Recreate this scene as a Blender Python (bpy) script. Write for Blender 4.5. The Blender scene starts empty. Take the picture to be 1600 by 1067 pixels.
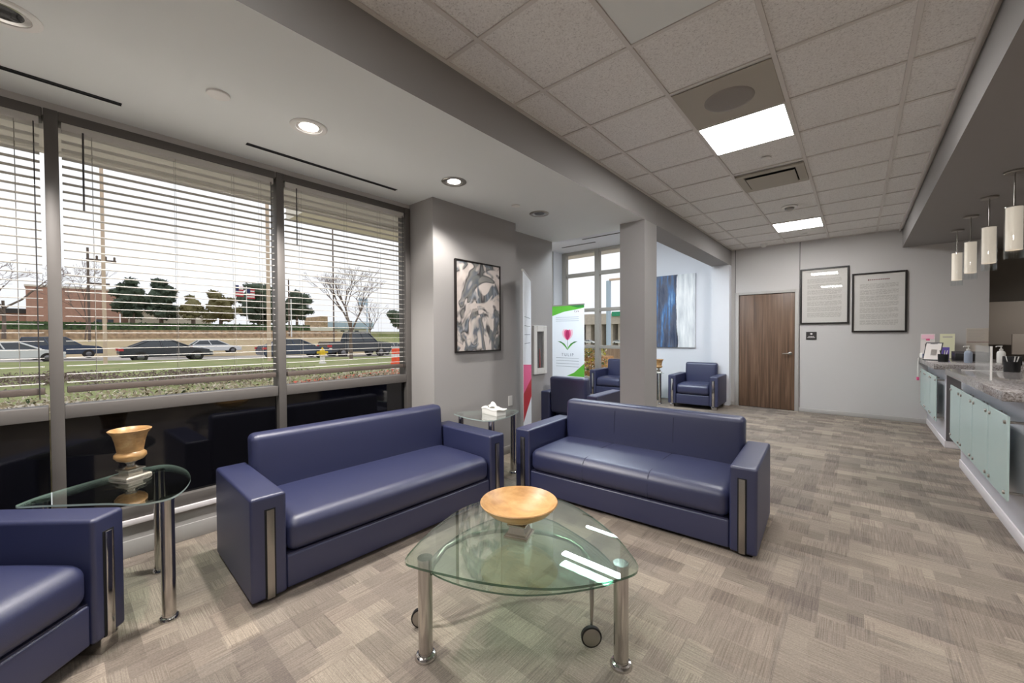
import bpy, bmesh, math, random
from mathutils import Vector, Matrix
random.seed(7)
PI = math.pi
C = bpy.context.scene.collection
# ------------------------------------------------------------------ camera
F, YAW, PIT, ROL, CH = 622.496, .713838, .0163389, -.0054626, 1.40
fwd = Vector((-math.sin(YAW)*math.cos(PIT), math.cos(YAW)*math.cos(PIT), -math.sin(PIT)))
right = Vector((math.cos(YAW), math.sin(YAW), 0)); up = right.cross(fwd)
ri = math.cos(ROL)*right + math.sin(ROL)*up
u2 = -math.sin(ROL)*right + math.cos(ROL)*up
cam = bpy.data.cameras.new('camera'); co = bpy.data.objects.new('camera', cam); C.objects.link(co)
co.matrix_world = Matrix(((ri.x, u2.x, -fwd.x, 0), (ri.y, u2.y, -fwd.y, 0), (ri.z, u2.z, -fwd.z, CH), (0, 0, 0, 1)))
cam.sensor_width = 36; cam.lens = F/1600*36; cam.clip_start = .05; cam.clip_end = 800
bpy.context.scene.camera = co

def ray(x, y): return ri*((x-800)/F) - u2*((y-533.5)/F) + fwd
def atX(x, y, X):
    d = ray(x, y); return Vector((0, 0, CH)) + d*(X/d.x)
def atY(x, y, Y):
    d = ray(x, y); return Vector((0, 0, CH)) + d*(Y/d.y)

# ------------------------------------------------------------------ materials
def s2l(c): return tuple((v/12.92 if v <= .04045 else ((v+.055)/1.055)**2.4) for v in c)
def rgb(r, g, b): return s2l((r/255, g/255, b/255))
MATS = {}
def mat(name, col, rough=.6, metal=0., bump=0., bscale=200., spec=.5, emit=None, estr=0., coat=0., var=0., vscale=6., stretch=None):
    m = bpy.data.materials.new(name); m.use_nodes = True
    nt = m.node_tree; b = nt.nodes['Principled BSDF']
    b.inputs['Base Color'].default_value = (*col, 1); b.inputs['Roughness'].default_value = rough
    b.inputs['Metallic'].default_value = metal; b.inputs['Specular IOR Level'].default_value = spec
    b.inputs['Coat Weight'].default_value = coat; b.inputs['Coat Roughness'].default_value = .15
    if emit: b.inputs['Emission Color'].default_value = (*emit, 1); b.inputs['Emission Strength'].default_value = estr
    L = nt.links.new
    if bump or var:
        tc = nt.nodes.new('ShaderNodeTexCoord'); mp = nt.nodes.new('ShaderNodeMapping'); L(tc.outputs['Object'], mp.inputs[0])
        if stretch: mp.inputs['Scale'].default_value = stretch
    if bump:
        n = nt.nodes.new('ShaderNodeTexNoise'); n.inputs['Scale'].default_value = bscale; n.inputs['Detail'].default_value = 3
        L(mp.outputs[0], n.inputs['Vector'])
        bp = nt.nodes.new('ShaderNodeBump'); bp.inputs['Strength'].default_value = bump; bp.inputs['Distance'].default_value = .002
        L(n.outputs['Fac'], bp.inputs['Height']); L(bp.outputs[0], b.inputs['Normal'])
    if var:
        n = nt.nodes.new('ShaderNodeTexNoise'); n.inputs['Scale'].default_value = vscale; n.inputs['Detail'].default_value = 5
        L(mp.outputs[0], n.inputs['Vector'])
        cr = nt.nodes.new('ShaderNodeValToRGB'); e = cr.color_ramp.elements
        e[0].position = .3; e[1].position = .7
        e[0].color = (*[max(0, c*(1-var)) for c in col], 1); e[1].color = (*[min(1, c*(1+var)) for c in col], 1)
        L(n.outputs['Fac'], cr.inputs[0]); L(cr.outputs[0], b.inputs['Base Color'])
    MATS[name] = m; return m

M = MATS
mat('wall_paint', rgb(196, 193, 191), .85, bump=.15, bscale=300)
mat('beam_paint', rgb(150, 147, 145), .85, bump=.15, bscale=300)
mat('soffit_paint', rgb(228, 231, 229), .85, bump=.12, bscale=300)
mat('grey_paint', rgb(166, 163, 161), .85, bump=.15, bscale=300)
mat('alcove_paint', rgb(222, 224, 229), .85, bump=.1, bscale=300)
mat('trim_paint', rgb(176, 172, 168), .55)
mat('kick_paint', rgb(225, 220, 222), .5)
mat('leather', rgb(41, 46, 80), .42, bump=.25, bscale=420, spec=.95)
mat('leather_seam', rgb(38, 39, 62), .5)
mat('chrome', rgb(200, 198, 196), .12, 1.)
mat('brushed', rgb(170, 166, 160), .3, 1.)
mat('satin_chrome', rgb(196, 192, 188), .17, 1.)
mat('black_plastic', rgb(22, 22, 24), .4)
mat('dark_gap', rgb(18, 18, 20), .8)
mat('mullion_metal', rgb(104, 100, 97), .5, .2)
mat('black_glass', rgb(12, 12, 16), .06, spec=.6)
mat('alcove_frame', rgb(164, 160, 152), .5, .1)
mat('white_metal', rgb(222, 220, 216), .4)
mat('blind_slat', rgb(216, 213, 208), .5)
mat('blind_rail', rgb(92, 82, 76), .5)
mat('cord', rgb(150, 146, 140), .6)
mat('wand', rgb(60, 58, 58), .3)
mat('pewter', rgb(190, 184, 172), .25, .85, bump=.2, bscale=60)
mat('frame_black', rgb(26, 20, 18), .35)
mat('paper', rgb(222, 215, 210), .6)
mat('print_grey', rgb(176, 168, 162), .8)
mat('print_red', rgb(120, 60, 66), .8)
mat('white_plastic', rgb(232, 230, 226), .35)
mat('tissue', rgb(245, 243, 238), .9, bump=.4, bscale=40)
mat('light_panel', (1, 1, 1), .5, emit=(1, .985, .97), estr=38.)
mat('cool_panel', (1, 1, 1), .5, emit=(.84, .93, 1), estr=34.)
mat('bulb', (1, 1, 1), .5, emit=(1, .97, .94), estr=14.)
mat('downlight_reflector', rgb(226, 222, 218), .22, .7)
mat('speaker_grille', rgb(146, 140, 134), .7, var=.08, vscale=300)
mat('panel_beige', rgb(176, 170, 158), .7)
mat('tee_metal', rgb(214, 209, 204), .5)
mat('black_mat', rgb(40, 38, 38), .7)
mat('pendant_white', rgb(226, 214, 198), .45, emit=(1, .88, .74), estr=.3)
mat('sign_dark', rgb(46, 42, 42), .5)
mat('counter_body', rgb(214, 213, 220), .6)
mat('counter_dark', rgb(96, 92, 94), .7)
mat('office_wall', rgb(146, 140, 132), .85)
mat('office_cabinet', rgb(198, 188, 176), .6)
mat('red_print', rgb(176, 28, 40), .6)
mat('pink_print', rgb(226, 92, 140), .6)
mat('deep_pink', rgb(176, 36, 92), .6)
mat('green_print', rgb(92, 176, 52), .6)
mat('dark_green_print', rgb(40, 120, 50), .6)
mat('banner_white', rgb(232, 236, 242), .5)
mat('grey_text', rgb(120, 128, 140), .7)
mat('blue_print', rgb(36, 66, 120), .6)
mat('purple_print', rgb(104, 84, 170), .6)
mat('skin_print', rgb(190, 140, 100), .6)
mat('cream_print', rgb(226, 224, 190), .6)
mat('pink_paper', rgb(236, 190, 204), .6)
mat('clear_liquid', rgb(150, 160, 176), .15)
mat('bamboo', rgb(206, 190, 130), .5)
# exterior
mat('concrete', rgb(188, 178, 166), .9, var=.1, vscale=2)
mat('asphalt', rgb(176, 170, 166), .9, var=.06, vscale=.6)
mat('stone', rgb(170, 146, 120), .9, var=.35, vscale=3)
mat('brick', rgb(174, 138, 122), .9, var=.08, vscale=4)
mat('canopy_paint', rgb(222, 218, 208), .8)
mat('canopy_light', rgb(222, 216, 204), .8)
mat('bark', rgb(112, 98, 90), .9)
mat('twig', rgb(128, 112, 108), .9)
mat('pole_tan', rgb(206, 184, 164), .8)
mat('pole_wood', rgb(104, 92, 84), .9)
mat('pole_white', rgb(230, 228, 226), .6)
mat('leaf_dark', rgb(66, 80, 64), .8, var=.3, vscale=2)
mat('leaf_base', rgb(150, 142, 112), .9, var=.3, vscale=12)
mat('leaf_hedge', rgb(72, 96, 58), .8, var=.3, vscale=4)
mat('leaf_pale', rgb(232, 222, 204), .7, var=.25, vscale=9)
mat('leaf_olive', rgb(110, 104, 66), .7, var=.25, vscale=9)
mat('leaf_yellow', rgb(196, 186, 70), .8)
mat('leaf_orange', rgb(186, 140, 92), .8, var=.3, vscale=9)
mat('car_white', rgb(214, 216, 220), .25, coat=.5)
mat('car_dark', rgb(52, 56, 66), .22, coat=.6)
mat('car_blue', rgb(54, 66, 90), .22, coat=.6)
mat('car_silver', rgb(186, 186, 188), .25, .3, coat=.5)
mat('car_glass', rgb(60, 66, 74), .1)
mat('tyre', rgb(40, 38, 38), .8)
mat('rim', rgb(120, 120, 124), .3, .7)
mat('tail_red', rgb(200, 60, 64), .4)
mat('orange', rgb(238, 84, 40), .6)
mat('red_curb', rgb(206, 92, 74), .7)
mat('yellow', rgb(224, 190, 40), .5)
mat('sign_blue', rgb(170, 190, 206), .6)
mat('sign_green', rgb(40, 150, 110), .6)
mat('flag_red', rgb(176, 50, 60), .8)
mat('flag_blue', rgb(52, 56, 96), .8)

def nt_of(name, **k):
    m = mat(name, (.5, .5, .5), **k); return m, m.node_tree, m.node_tree.nodes['Principled BSDF']
def newn(nt, t, **inp):
    n = nt.nodes.new('ShaderNode'+t)
    for k, v in inp.items():
        k = k.replace('_', ' ')
        if k in n.inputs: n.inputs[k].default_value = v
        else: setattr(n, k.replace(' ', '_'), v)
    return n
def mapping(nt, scale=(1, 1, 1), loc=(0, 0, 0), rot=(0, 0, 0)):
    tc = nt.nodes.new('ShaderNodeTexCoord'); mp = nt.nodes.new('ShaderNodeMapping')
    mp.inputs['Scale'].default_value = scale; mp.inputs['Location'].default_value = loc; mp.inputs['Rotation'].default_value = rot
    nt.links.new(tc.outputs['Object'], mp.inputs[0]); return mp.outputs[0]
def mixc(nt, fac, a, b, mode='MIX'):
    n = nt.nodes.new('ShaderNodeMix'); n.data_type = 'RGBA'; n.blend_type = mode
    for s, v in ((n.inputs[0], fac), (n.inputs[6], a), (n.inputs[7], b)):
        if hasattr(v, 'is_linked'): nt.links.new(v, s)
        elif isinstance(v, (int, float)): s.default_value = v
        else: s.default_value = (*v, 1)
    return n.outputs[2]
def ramp(nt, src, stops):
    n = nt.nodes.new('ShaderNodeValToRGB'); e = n.color_ramp.elements
    while len(e) < len(stops): e.new(.5)
    for k, (p, c) in enumerate(stops): e[k].position = p; e[k].color = (*c, 1)
    nt.links.new(src, n.inputs[0]); return n.outputs[0]

def carpet():
    m, nt, b = nt_of('carpet', rough=.95, spec=.1)
    L = nt.links.new
    def bricks(w, h, off, loc, rot=0):
        n = newn(nt, 'TexBrick', Scale=1., Mortar_Size=0., Brick_Width=w, Row_Height=h)
        n.offset = off; n.inputs['Color1'].default_value = (0, 0, 0, 1); n.inputs['Color2'].default_value = (1, 1, 1, 1); n.inputs['Mortar'].default_value = (.5, .5, .5, 1)
        L(mapping(nt, loc=loc, rot=(0, 0, rot)), n.inputs['Vector']); return n.outputs['Color']
    a = bricks(.31, .125, .37, (20, 20, 0)); c = bricks(.19, .11, .41, (23.1, 21.7, 0), PI/2); d = bricks(.61, .61, .0, (20.4, 20.1, 0))
    base = ramp(nt, a, [(0, rgb(96, 88, 82)), (.35, rgb(117, 108, 101)), (.7, rgb(130, 121, 112)), (1, rgb(154, 142, 129))])
    base = mixc(nt, .30, base, ramp(nt, c, [(0, rgb(120, 110, 104)), (1, rgb(178, 168, 152))]))
    base = mixc(nt, .14, base, ramp(nt, d, [(0, rgb(110, 106, 106)), (1, rgb(176, 160, 144))]))
    n1 = newn(nt, 'TexNoise', Scale=1., Detail=2.); L(mapping(nt, (230, 5, 1)), n1.inputs['Vector'])
    n2 = newn(nt, 'TexNoise', Scale=1., Detail=2.); L(mapping(nt, (5, 230, 1)), n2.inputs['Vector'])
    sel = ramp(nt, c, [(.60, (0, 0, 0)), (.62, (1, 1, 1))])
    st = mixc(nt, sel, n1.outputs['Fac'], n2.outputs['Fac'])
    st2 = ramp(nt, st, [(.34, (.74, .73, .72)), (.5, (.97, .97, .97)), (.66, (1.16, 1.15, 1.14))])
    n3 = newn(nt, 'TexNoise', Scale=130., Detail=2.); L(mapping(nt), n3.inputs['Vector'])
    g = ramp(nt, n3.outputs['Fac'], [(.3, (.86, .86, .86)), (.7, (1.12, 1.12, 1.12))])
    col = mixc(nt, 1., mixc(nt, .85, base, mixc(nt, 1., base, st2, 'MULTIPLY')), g, 'MULTIPLY')
    L(col, b.inputs['Base Color'])
    bp = newn(nt, 'Bump', Strength=.4, Distance=.003); L(st, bp.inputs['Height']); L(bp.outputs[0], b.inputs['Normal'])
carpet()
def tile():
    m, nt, b = nt_of('ceiling_tile', rough=.9, spec=.1)
    L = nt.links.new
    v = newn(nt, 'TexNoise', Scale=110., Detail=4., Roughness=.7); L(mapping(nt), v.inputs['Vector'])
    f = v.outputs['Fac']
    L(ramp(nt, f, [(.30, rgb(176, 172, 168)), (.42, rgb(228, 225, 222)), (.6, rgb(241, 239, 236))]), b.inputs['Base Color'])
    bp = newn(nt, 'Bump', Strength=.6, Distance=.004); L(f, bp.inputs['Height']); L(bp.outputs[0], b.inputs['Normal'])
tile()
def wood(name, c1, c2, c3, scale, rough=.45, bandscale=1.):
    m, nt, b = nt_of(name, rough=rough)
    L = nt.links.new
    n = newn(nt, 'TexNoise', Scale=bandscale, Detail=6., Roughness=.62, Distortion=.4); L(mapping(nt, scale), n.inputs['Vector'])
    L(ramp(nt, n.outputs['Fac'], [(.3, c1), (.5, c2), (.7, c3)]), b.inputs['Base Color'])
wood('door_wood', rgb(72, 54, 42), rgb(104, 80, 62), rgb(132, 104, 84), (26, 26, .7))
wood('bowl_wood', rgb(168, 124, 74), rgb(196, 152, 98), rgb(212, 172, 120), (5, 14, 30), .4)
wood('urn_wood', rgb(132, 98, 60), rgb(176, 136, 88), rgb(198, 164, 114), (6, 12, 26), .35)
wood('fence_wood', rgb(120, 100, 84), rgb(150, 130, 108), rgb(172, 150, 128), (8, 8, .5), .9)
def granite():
    m, nt, b = nt_of('granite', rough=.14, spec=.6)
    L = nt.links.new
    n = newn(nt, 'TexNoise', Scale=70., Detail=4., Roughness=.7); L(mapping(nt), n.inputs['Vector'])
    L(ramp(nt, n.outputs['Fac'], [(.34, rgb(84, 78, 76)), (.46, rgb(138, 131, 128)), (.56, rgb(164, 160, 160)), (.68, rgb(186, 184, 184))]), b.inputs['Base Color'])
granite()
def frost():
    mat('teal_glass', rgb(186, 208, 205), .25, spec=.5)
frost()
def marble_art():
    m, nt, b = nt_of('marble_art', rough=.5)
    L = nt.links.new
    mp = mapping(nt, (.55, .9, .55), (3.7, 1.4, 9.1))
    n0 = newn(nt, 'TexNoise', Scale=2.3, Detail=1.5, Distortion=1.7); L(mp, n0.inputs['Vector'])
    n1 = newn(nt, 'TexNoise', Scale=1.7, Detail=2., Distortion=2.8); L(mapping(nt, (.5, .75, .5), (1.2, 8.3, 2.2)), n1.inputs['Vector'])
    n2 = newn(nt, 'TexNoise', Scale=2.6, Detail=2., Distortion=2.); L(mapping(nt), n2.inputs['Vector'])
    a = ramp(nt, n0.outputs['Fac'], [(.34, rgb(214, 202, 194)), (.43, rgb(196, 186, 180)), (.455, rgb(48, 46, 50)), (.475, rgb(122, 124, 122)), (.52, rgb(92, 100, 110)), (.56, rgb(150, 156, 164)), (.585, rgb(30, 30, 34)), (.60, rgb(226, 214, 206)), (.70, rgb(206, 194, 186))])
    c = ramp(nt, n1.outputs['Fac'], [(.36, rgb(208, 198, 190)), (.47, rgb(220, 210, 204)), (.49, rgb(70, 70, 74)), (.51, rgb(140, 138, 132)), (.56, rgb(104, 112, 124)), (.60, rgb(212, 204, 196)), (.66, rgb(228, 218, 210))])
    f = ramp(nt, n2.outputs['Fac'], [(.46, (0, 0, 0)), (.54, (1, 1, 1))])
    L(mixc(nt, f, a, c), b.inputs['Base Color'])
marble_art()
def blue_art():
    m, nt, b = nt_of('blue_art', rough=.55)
    L = nt.links.new
    n = newn(nt, 'TexNoise', Scale=1., Detail=6., Roughness=.6); L(mapping(nt, (9, 1, 1.2)), n.inputs['Vector'])
    tc = nt.nodes.new('ShaderNodeTexCoord'); sx = nt.nodes.new('ShaderNodeSeparateXYZ'); L(tc.outputs['Object'], sx.inputs[0])
    mth = newn(nt, 'Math', operation='MULTIPLY_ADD'); L(n.outputs['Fac'], mth.inputs[0]); mth.inputs[1].default_value = .22; L(sx.outputs['X'], mth.inputs[2])
    bl = ramp(nt, n.outputs['Fac'], [(.36, rgb(44, 56, 84)), (.5, rgb(86, 92, 108)), (.58, rgb(70, 112, 164)), (.66, rgb(128, 168, 206))])
    wh = ramp(nt, n.outputs['Fac'], [(.36, rgb(196, 200, 204)), (.5, rgb(222, 226, 228)), (.66, rgb(244, 246, 246))])
    mask = ramp(nt, mth.outputs[0], [(.325, (0, 0, 0)), (.34, (1, 1, 1))])
    dk = ramp(nt, mth.outputs[0], [(.315, (1, 1, 1)), (.332, rgb(60, 60, 66)), (.348, (1, 1, 1))])
    L(mixc(nt, 1., mixc(nt, mask, bl, wh), dk, 'MULTIPLY'), b.inputs['Base Color'])
blue_art()
def grass(name, c1, c2, c3):
    m, nt, b = nt_of(name, rough=.95, spec=.1)
    n = newn(nt, 'TexNoise', Scale=.7, Detail=8., Roughness=.7); nt.links.new(mapping(nt), n.inputs['Vector'])
    nt.links.new(ramp(nt, n.outputs['Fac'], [(.3, c1), (.5, c2), (.7, c3)]), b.inputs['Base Color'])
grass('grass', rgb(122, 128, 88), rgb(140, 147, 102), rgb(162, 154, 122))
grass('dry_grass', rgb(168, 150, 124), rgb(184, 166, 138), rgb(166, 158, 124))
def clear(name, tint, refl=1., ior=1.5):
    m = bpy.data.materials.new(name); m.use_nodes = True; nt = m.node_tree; nt.nodes.clear()
    o = nt.nodes.new('ShaderNodeOutputMaterial'); mx = nt.nodes.new('ShaderNodeMixShader')
    t = nt.nodes.new('ShaderNodeBsdfTransparent'); t.inputs[0].default_value = (*tint, 1)
    g = nt.nodes.new('ShaderNodeBsdfGlossy'); g.inputs['Roughness'].default_value = .01; g.inputs[0].default_value = (1, 1, 1, 1)
    lw = nt.nodes.new('ShaderNodeLayerWeight'); lw.inputs['Blend'].default_value = .5; F0 = ((ior-1)/(ior+1))**2
    pw = newn(nt, 'Math', operation='POWER'); nt.links.new(lw.outputs['Facing'], pw.inputs[0]); pw.inputs[1].default_value = 5
    f = newn(nt, 'Math', operation='MULTIPLY_ADD'); nt.links.new(pw.outputs[0], f.inputs[0]); f.inputs[1].default_value = 1-F0; f.inputs[2].default_value = F0
    mm = newn(nt, 'Math', operation='MULTIPLY'); nt.links.new(f.outputs[0], mm.inputs[0]); mm.inputs[1].default_value = refl
    nt.links.new(mm.outputs[0], mx.inputs[0]); nt.links.new(t.outputs[0], mx.inputs[1]); nt.links.new(g.outputs[0], mx.inputs[2])
    nt.links.new(mx.outputs[0], o.inputs[0]); M[name] = m
clear('window_glass', (.985, .99, .99), .45, 1.3)
clear('table_glass', (.89, .965, .92), 2.0, 1.55)
clear('glass_edge', (.10, .24, .17), 2.6, 1.5)
mat('pale_edge', rgb(170, 186, 181), .2)  # pale colour painted in for light carried inside the glass edge
clear('clear_glass', (.96, .97, .97), 1., 1.5)
clear('acrylic', (.93, .94, .94), .8, 1.4)

# ------------------------------------------------------------------ mesh helpers
def box(bm, x0, x1, y0, y1, z0, z1):
    vs = [bm.verts.new(p) for p in ((x0, y0, z0), (x1, y0, z0), (x1, y1, z0), (x0, y1, z0), (x0, y0, z1), (x1, y0, z1), (x1, y1, z1), (x0, y1, z1))]
    for f in ((3, 2, 1, 0), (4, 5, 6, 7), (0, 1, 5, 4), (1, 2, 6, 5), (2, 3, 7, 6), (3, 0, 4, 7)): bm.faces.new([vs[i] for i in f])
    return vs
def bbox(bm, x0, x1, y0, y1, z0, z1, r=.004, seg=2):
    t = bmesh.new(); box(t, x0, x1, y0, y1, z0, z1)
    bmesh.ops.bevel(t, geom=t.edges[:], offset=r, segments=seg, affect='EDGES', profile=.5)
    merge(bm, t)
def merge(bm, t, mtx=None):
    if mtx is not None: bmesh.ops.transform(t, matrix=mtx, verts=t.verts)
    me = bpy.data.meshes.new('tmp'); t.to_mesh(me); t.free(); bm.from_mesh(me); bpy.data.meshes.remove(me)
def soft(bm, lo, hi, r, n=(6, 6, 3), puff=None):
    """rounded box from a lattice; puff(u,v,w)->Vector offset with u,v,w in -1..1"""
    ax = []
    for i in range(3):
        a, b = lo[i], hi[i]; ts = [r*math.tan(k*PI/16) for k in range(5)]
        left = [a+r-t for t in reversed(ts)]; rightl = [b-r+t for t in ts]
        mid = [a+r+(b-a-2*r)*k/n[i] for k in range(1, n[i])]
        ax.append(left+mid+rightl)
    N = [len(a) for a in ax]; D = {}
    def V(i, j, k):
        if (i, j, k) not in D:
            p = Vector((ax[0][i], ax[1][j], ax[2][k]))
            q = Vector([min(max(p[c], lo[c]+r), hi[c]-r) for c in range(3)]); d = p-q
            if d.length > 1e-9: p = q+d.normalized()*r
            if puff:
                uvw = [2*(p[c]-lo[c])/(hi[c]-lo[c])-1 for c in range(3)]; p = p+Vector(puff(*uvw))
            D[(i, j, k)] = bm.verts.new(p)
        return D[(i, j, k)]
    for (a, b, c) in ((0, 1, 2), (1, 2, 0), (2, 0, 1)):
        for side in (0, N[c]-1):
            for i in range(N[a]-1):
                for j in range(N[b]-1):
                    q = []
                    for (di, dj) in ((0, 0), (1, 0), (1, 1), (0, 1)):
                        idx = [0, 0, 0]; idx[a] = i+di; idx[b] = j+dj; idx[c] = side; q.append(V(*idx))
                    if side == 0: q.reverse()
                    bm.faces.new(q)
def tube(bm, pts, r, n=10, cap=True):
    pts = [Vector(p) for p in pts]; rs = r if isinstance(r, (list, tuple)) else [r]*len(pts)
    rings = []; prev = None
    for i, p in enumerate(pts):
        t = (pts[min(i+1, len(pts)-1)]-pts[max(i-1, 0)]).normalized()
        a = prev if prev is not None and abs(prev.dot(t)) < .95 else (Vector((0, 0, 1)) if abs(t.z) < .9 else Vector((1, 0, 0)))
        u = (a-t*a.dot(t)).normalized(); v = t.cross(u); prev = u
        rings.append([bm.verts.new(p+u*rs[i]*math.cos(2*PI*k/n)+v*rs[i]*math.sin(2*PI*k/n)) for k in range(n)])
    for a, b in zip(rings, rings[1:]):
        for k in range(n): bm.faces.new((a[k], a[(k+1) % n], b[(k+1) % n], b[k]))
    if cap and n > 2: bm.faces.new(rings[0][::-1]); bm.faces.new(rings[-1])
def lathe(bm, prof, c=(0, 0, 0), n=32):
    rings = []
    for r, z in prof:
        if r < 1e-5: rings.append([bm.verts.new((c[0], c[1], c[2]+z))])
        else: rings.append([bm.verts.new((c[0]+r*math.cos(2*PI*k/n), c[1]+r*math.sin(2*PI*k/n), c[2]+z)) for k in range(n)])
    for a, b in zip(rings, rings[1:]):
        for k in range(n):
            k2 = (k+1) % n
            if len(a) == 1 and len(b) == 1: continue
            if len(a) == 1: bm.faces.new((a[0], b[k], b[k2])[::-1])
            elif len(b) == 1: bm.faces.new((a[k], a[k2], b[0]))
            else: bm.faces.new((a[k], a[k2], b[k2], b[k]))
def prism(bm, outline, z0, z1):
    a = [bm.verts.new((x, y, z0)) for x, y in outline]; b = [bm.verts.new((x, y, z1)) for x, y in outline]
    n = len(outline); bm.faces.new(a[::-1]); bm.faces.new(b)
    for k in range(n): bm.faces.new((a[k], a[(k+1) % n], b[(k+1) % n], b[k]))
def poly(bm, pts): return bm.faces.new([bm.verts.new(p) for p in pts])

def finish(name, bm, m, parent=None, smooth=35, mats=None):
    bmesh.ops.recalc_face_normals(bm, faces=bm.faces)
    me = bpy.data.meshes.new(name); bm.to_mesh(me); bm.free()
    for mm in (mats or [m]): me.materials.append(M[mm] if isinstance(mm, str) else mm)
    if smooth:
        for p in me.polygons: p.use_smooth = True
        me.set_sharp_from_angle(angle=math.radians(smooth))
    o = bpy.data.objects.new(name, me); C.objects.link(o)
    if parent: o.parent = parent
    return o
def struct(name, bm, m, parent=None, smooth=None, mats=None):
    o = finish(name, bm, m, parent, smooth, mats)
    if not parent: o['kind'] = 'structure'
    return o
def sbox(name, m, *b, parent=None, bev=0):
    bm = bmesh.new()
    (bbox(bm, *b, bev) if bev else box(bm, *b)); return struct(name, bm, m, parent, smooth=35 if bev else None)
def tag(o, label, cat, group=None, kind=None):
    o['label'] = label; o['category'] = cat
    if group: o['group'] = group
    if kind: o['kind'] = kind
    return o
def thing(name, label, cat, loc=(0, 0, 0), rz=0, group=None):
    o = bpy.data.objects.new(name, None); C.objects.link(o); o.empty_display_size = .1
    o.location = loc; o.rotation_euler = (0, 0, rz); return tag(o, label, cat, group)
def part(name, m, parent, fn, smooth=35, label=None, mats=None):
    bm = bmesh.new(); fn(bm); o = finish(name, bm, m, parent, smooth, mats)
    if label: o['label'] = label
    return o
def dup(root, loc, rz=None, label=None, group=None):
    def cp(o, par):
        c = o.copy(); C.objects.link(c)
        if par: c.parent = par
        for ch in [x for x in KIDS.get(o.name, [])]: cp(ch, c)
        return c
    KIDS = {}
    for o in C.objects:
        if o.parent: KIDS.setdefault(o.parent.name, []).append(o)
    r = cp(root, None); r.location = loc
    if rz is not None: r.rotation_euler = (0, 0, rz)
    if label: r['label'] = label
    if group: r['group'] = group
    return r
def text_mesh(name, s, size, m, parent, loc, rot, extrude=.0008, align='CENTER', space=1.):
    cu = bpy.data.curves.new('t', 'FONT'); cu.body = s; cu.size = size; cu.extrude = extrude; cu.align_x = align; cu.align_y = 'CENTER'; cu.space_character = space
    o = bpy.data.objects.new('t', cu); C.objects.link(o)
    me = bpy.data.meshes.new_from_object(o.evaluated_get(bpy.context.evaluated_depsgraph_get()))
    bpy.data.objects.remove(o); bpy.data.curves.remove(cu)
    me.materials.clear(); me.materials.append(M[m]); me.name = name
    o = bpy.data.objects.new(name, me); C.objects.link(o); o.parent = parent; o.location = loc; o.rotation_euler = rot
    return o
# ================================================================== room shell
H, S = 3.035, 2.74          # lay-in ceiling, plaster soffit
FW = 8.78                   # far wall plane
bm = bmesh.new(); box(bm, -3.7, 4.2, -2.8, 10.1, -.12, 0); box(bm, -6.1, -3.7, 4.75, 8.95, -.12, 0); struct('floor', bm, 'carpet')
# lay-in ceiling with tiles and tees (tees hang a little lower than the tile faces)
xs = [-1.6, -.99, -.38, .23]; ys = [1.57+.611*k for k in range(-7, 12)]
sbox('ceiling', 'ceiling_tile', -1.88, .53, -2.8, FW, H+.006, H+.25)
bm = bmesh.new()
for x in xs: bbox(bm, x-.013, x+.013, -2.8, FW, H-.004, H+.0055, .001, 1)
for y in ys:
    if y < FW: bbox(bm, -1.88, .53, y-.012, y+.012, H-.003, H+.0055, .001, 1)
box(bm, -1.88, -1.855, -2.8, FW, H-.004, H+.005); box(bm, .505, .53, -2.8, FW, H-.004, H+.005); box(bm, -1.88, .53, FW-.025, FW, H-.004, H+.005)
struct('trim_1', bm, 'tee_metal')
bm = bmesh.new(); box(bm, .49, .505, -2.8, FW, H-.035, H+.005); struct('trim_2', bm, 'tee_metal')
# left plaster soffit over the windows, its inner face is the grey beam
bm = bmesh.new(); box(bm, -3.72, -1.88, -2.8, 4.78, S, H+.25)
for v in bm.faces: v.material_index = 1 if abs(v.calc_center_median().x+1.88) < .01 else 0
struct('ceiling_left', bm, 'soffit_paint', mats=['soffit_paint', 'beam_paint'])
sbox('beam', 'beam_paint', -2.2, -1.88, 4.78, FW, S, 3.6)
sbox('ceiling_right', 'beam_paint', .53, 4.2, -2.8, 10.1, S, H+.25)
sbox('column', 'grey_paint', -2.19, -1.88, 4.545, 4.91, 0, S)
sbox('column', 'alcove_paint', -2.2, -1.88, 8.62, FW, 0, S)
# walls
sbox('wall_back', 'wall_paint', -3.72, 4.2, -3.0, -2.8, 0, 3.3)
sbox('wall_right', 'office_wall', 4.2, 4.4, -3.0, 10.3, 0, 3.3)
sbox('wall_front', 'wall_paint', -1.88, 1.425, FW, FW+.2, 0, 3.3)
sbox('wall_front', 'alcove_paint', -3.75, -1.88, FW, FW+.2, 0, 3.7)
sbox('wall_office', 'office_wall', 1.425, 4.2, 10.1, 10.3, 0, 3.3)
sbox('wall_office', 'office_wall', 1.395, 1.425, FW+.2, 10.1, 0, 3.3)
sbox('wall_left', 'grey_paint', -3.62, -3.11, 2.43, 3.665, 0, S)
sbox('wall_left', 'grey_paint', -3.62, -3.34, 3.665, 4.75, 0, S)
sbox('wall_left', 'alcove_paint', -6.1, -3.62, 4.55, 4.75, 0, 3.7)
# wall above the soffit toward the alcove
sbox('wall_left', 'alcove_paint', -3.9, -1.88, 4.76, 4.9, H, 3.6)
bm = bmesh.new(); box(bm, -6.1, -2.2, 4.78, FW+.2, 3.5, 3.7); box(bm, -3.4, -2.2, 4.78, 4.9, S, 3.5)
struct('ceiling_alcove', bm, 'alcove_paint')
# grooves in the alcove ceiling (linear slots)
for k, (x0, x1, y) in enumerate(((-4.6, -3.4, 7.7), (-5.4, -4.5, 8.1))):
    sbox('trim_%d' % (10+k), 'black_plastic', x0, x1, y-.02, y+.02, 3.492, 3.5)
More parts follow.
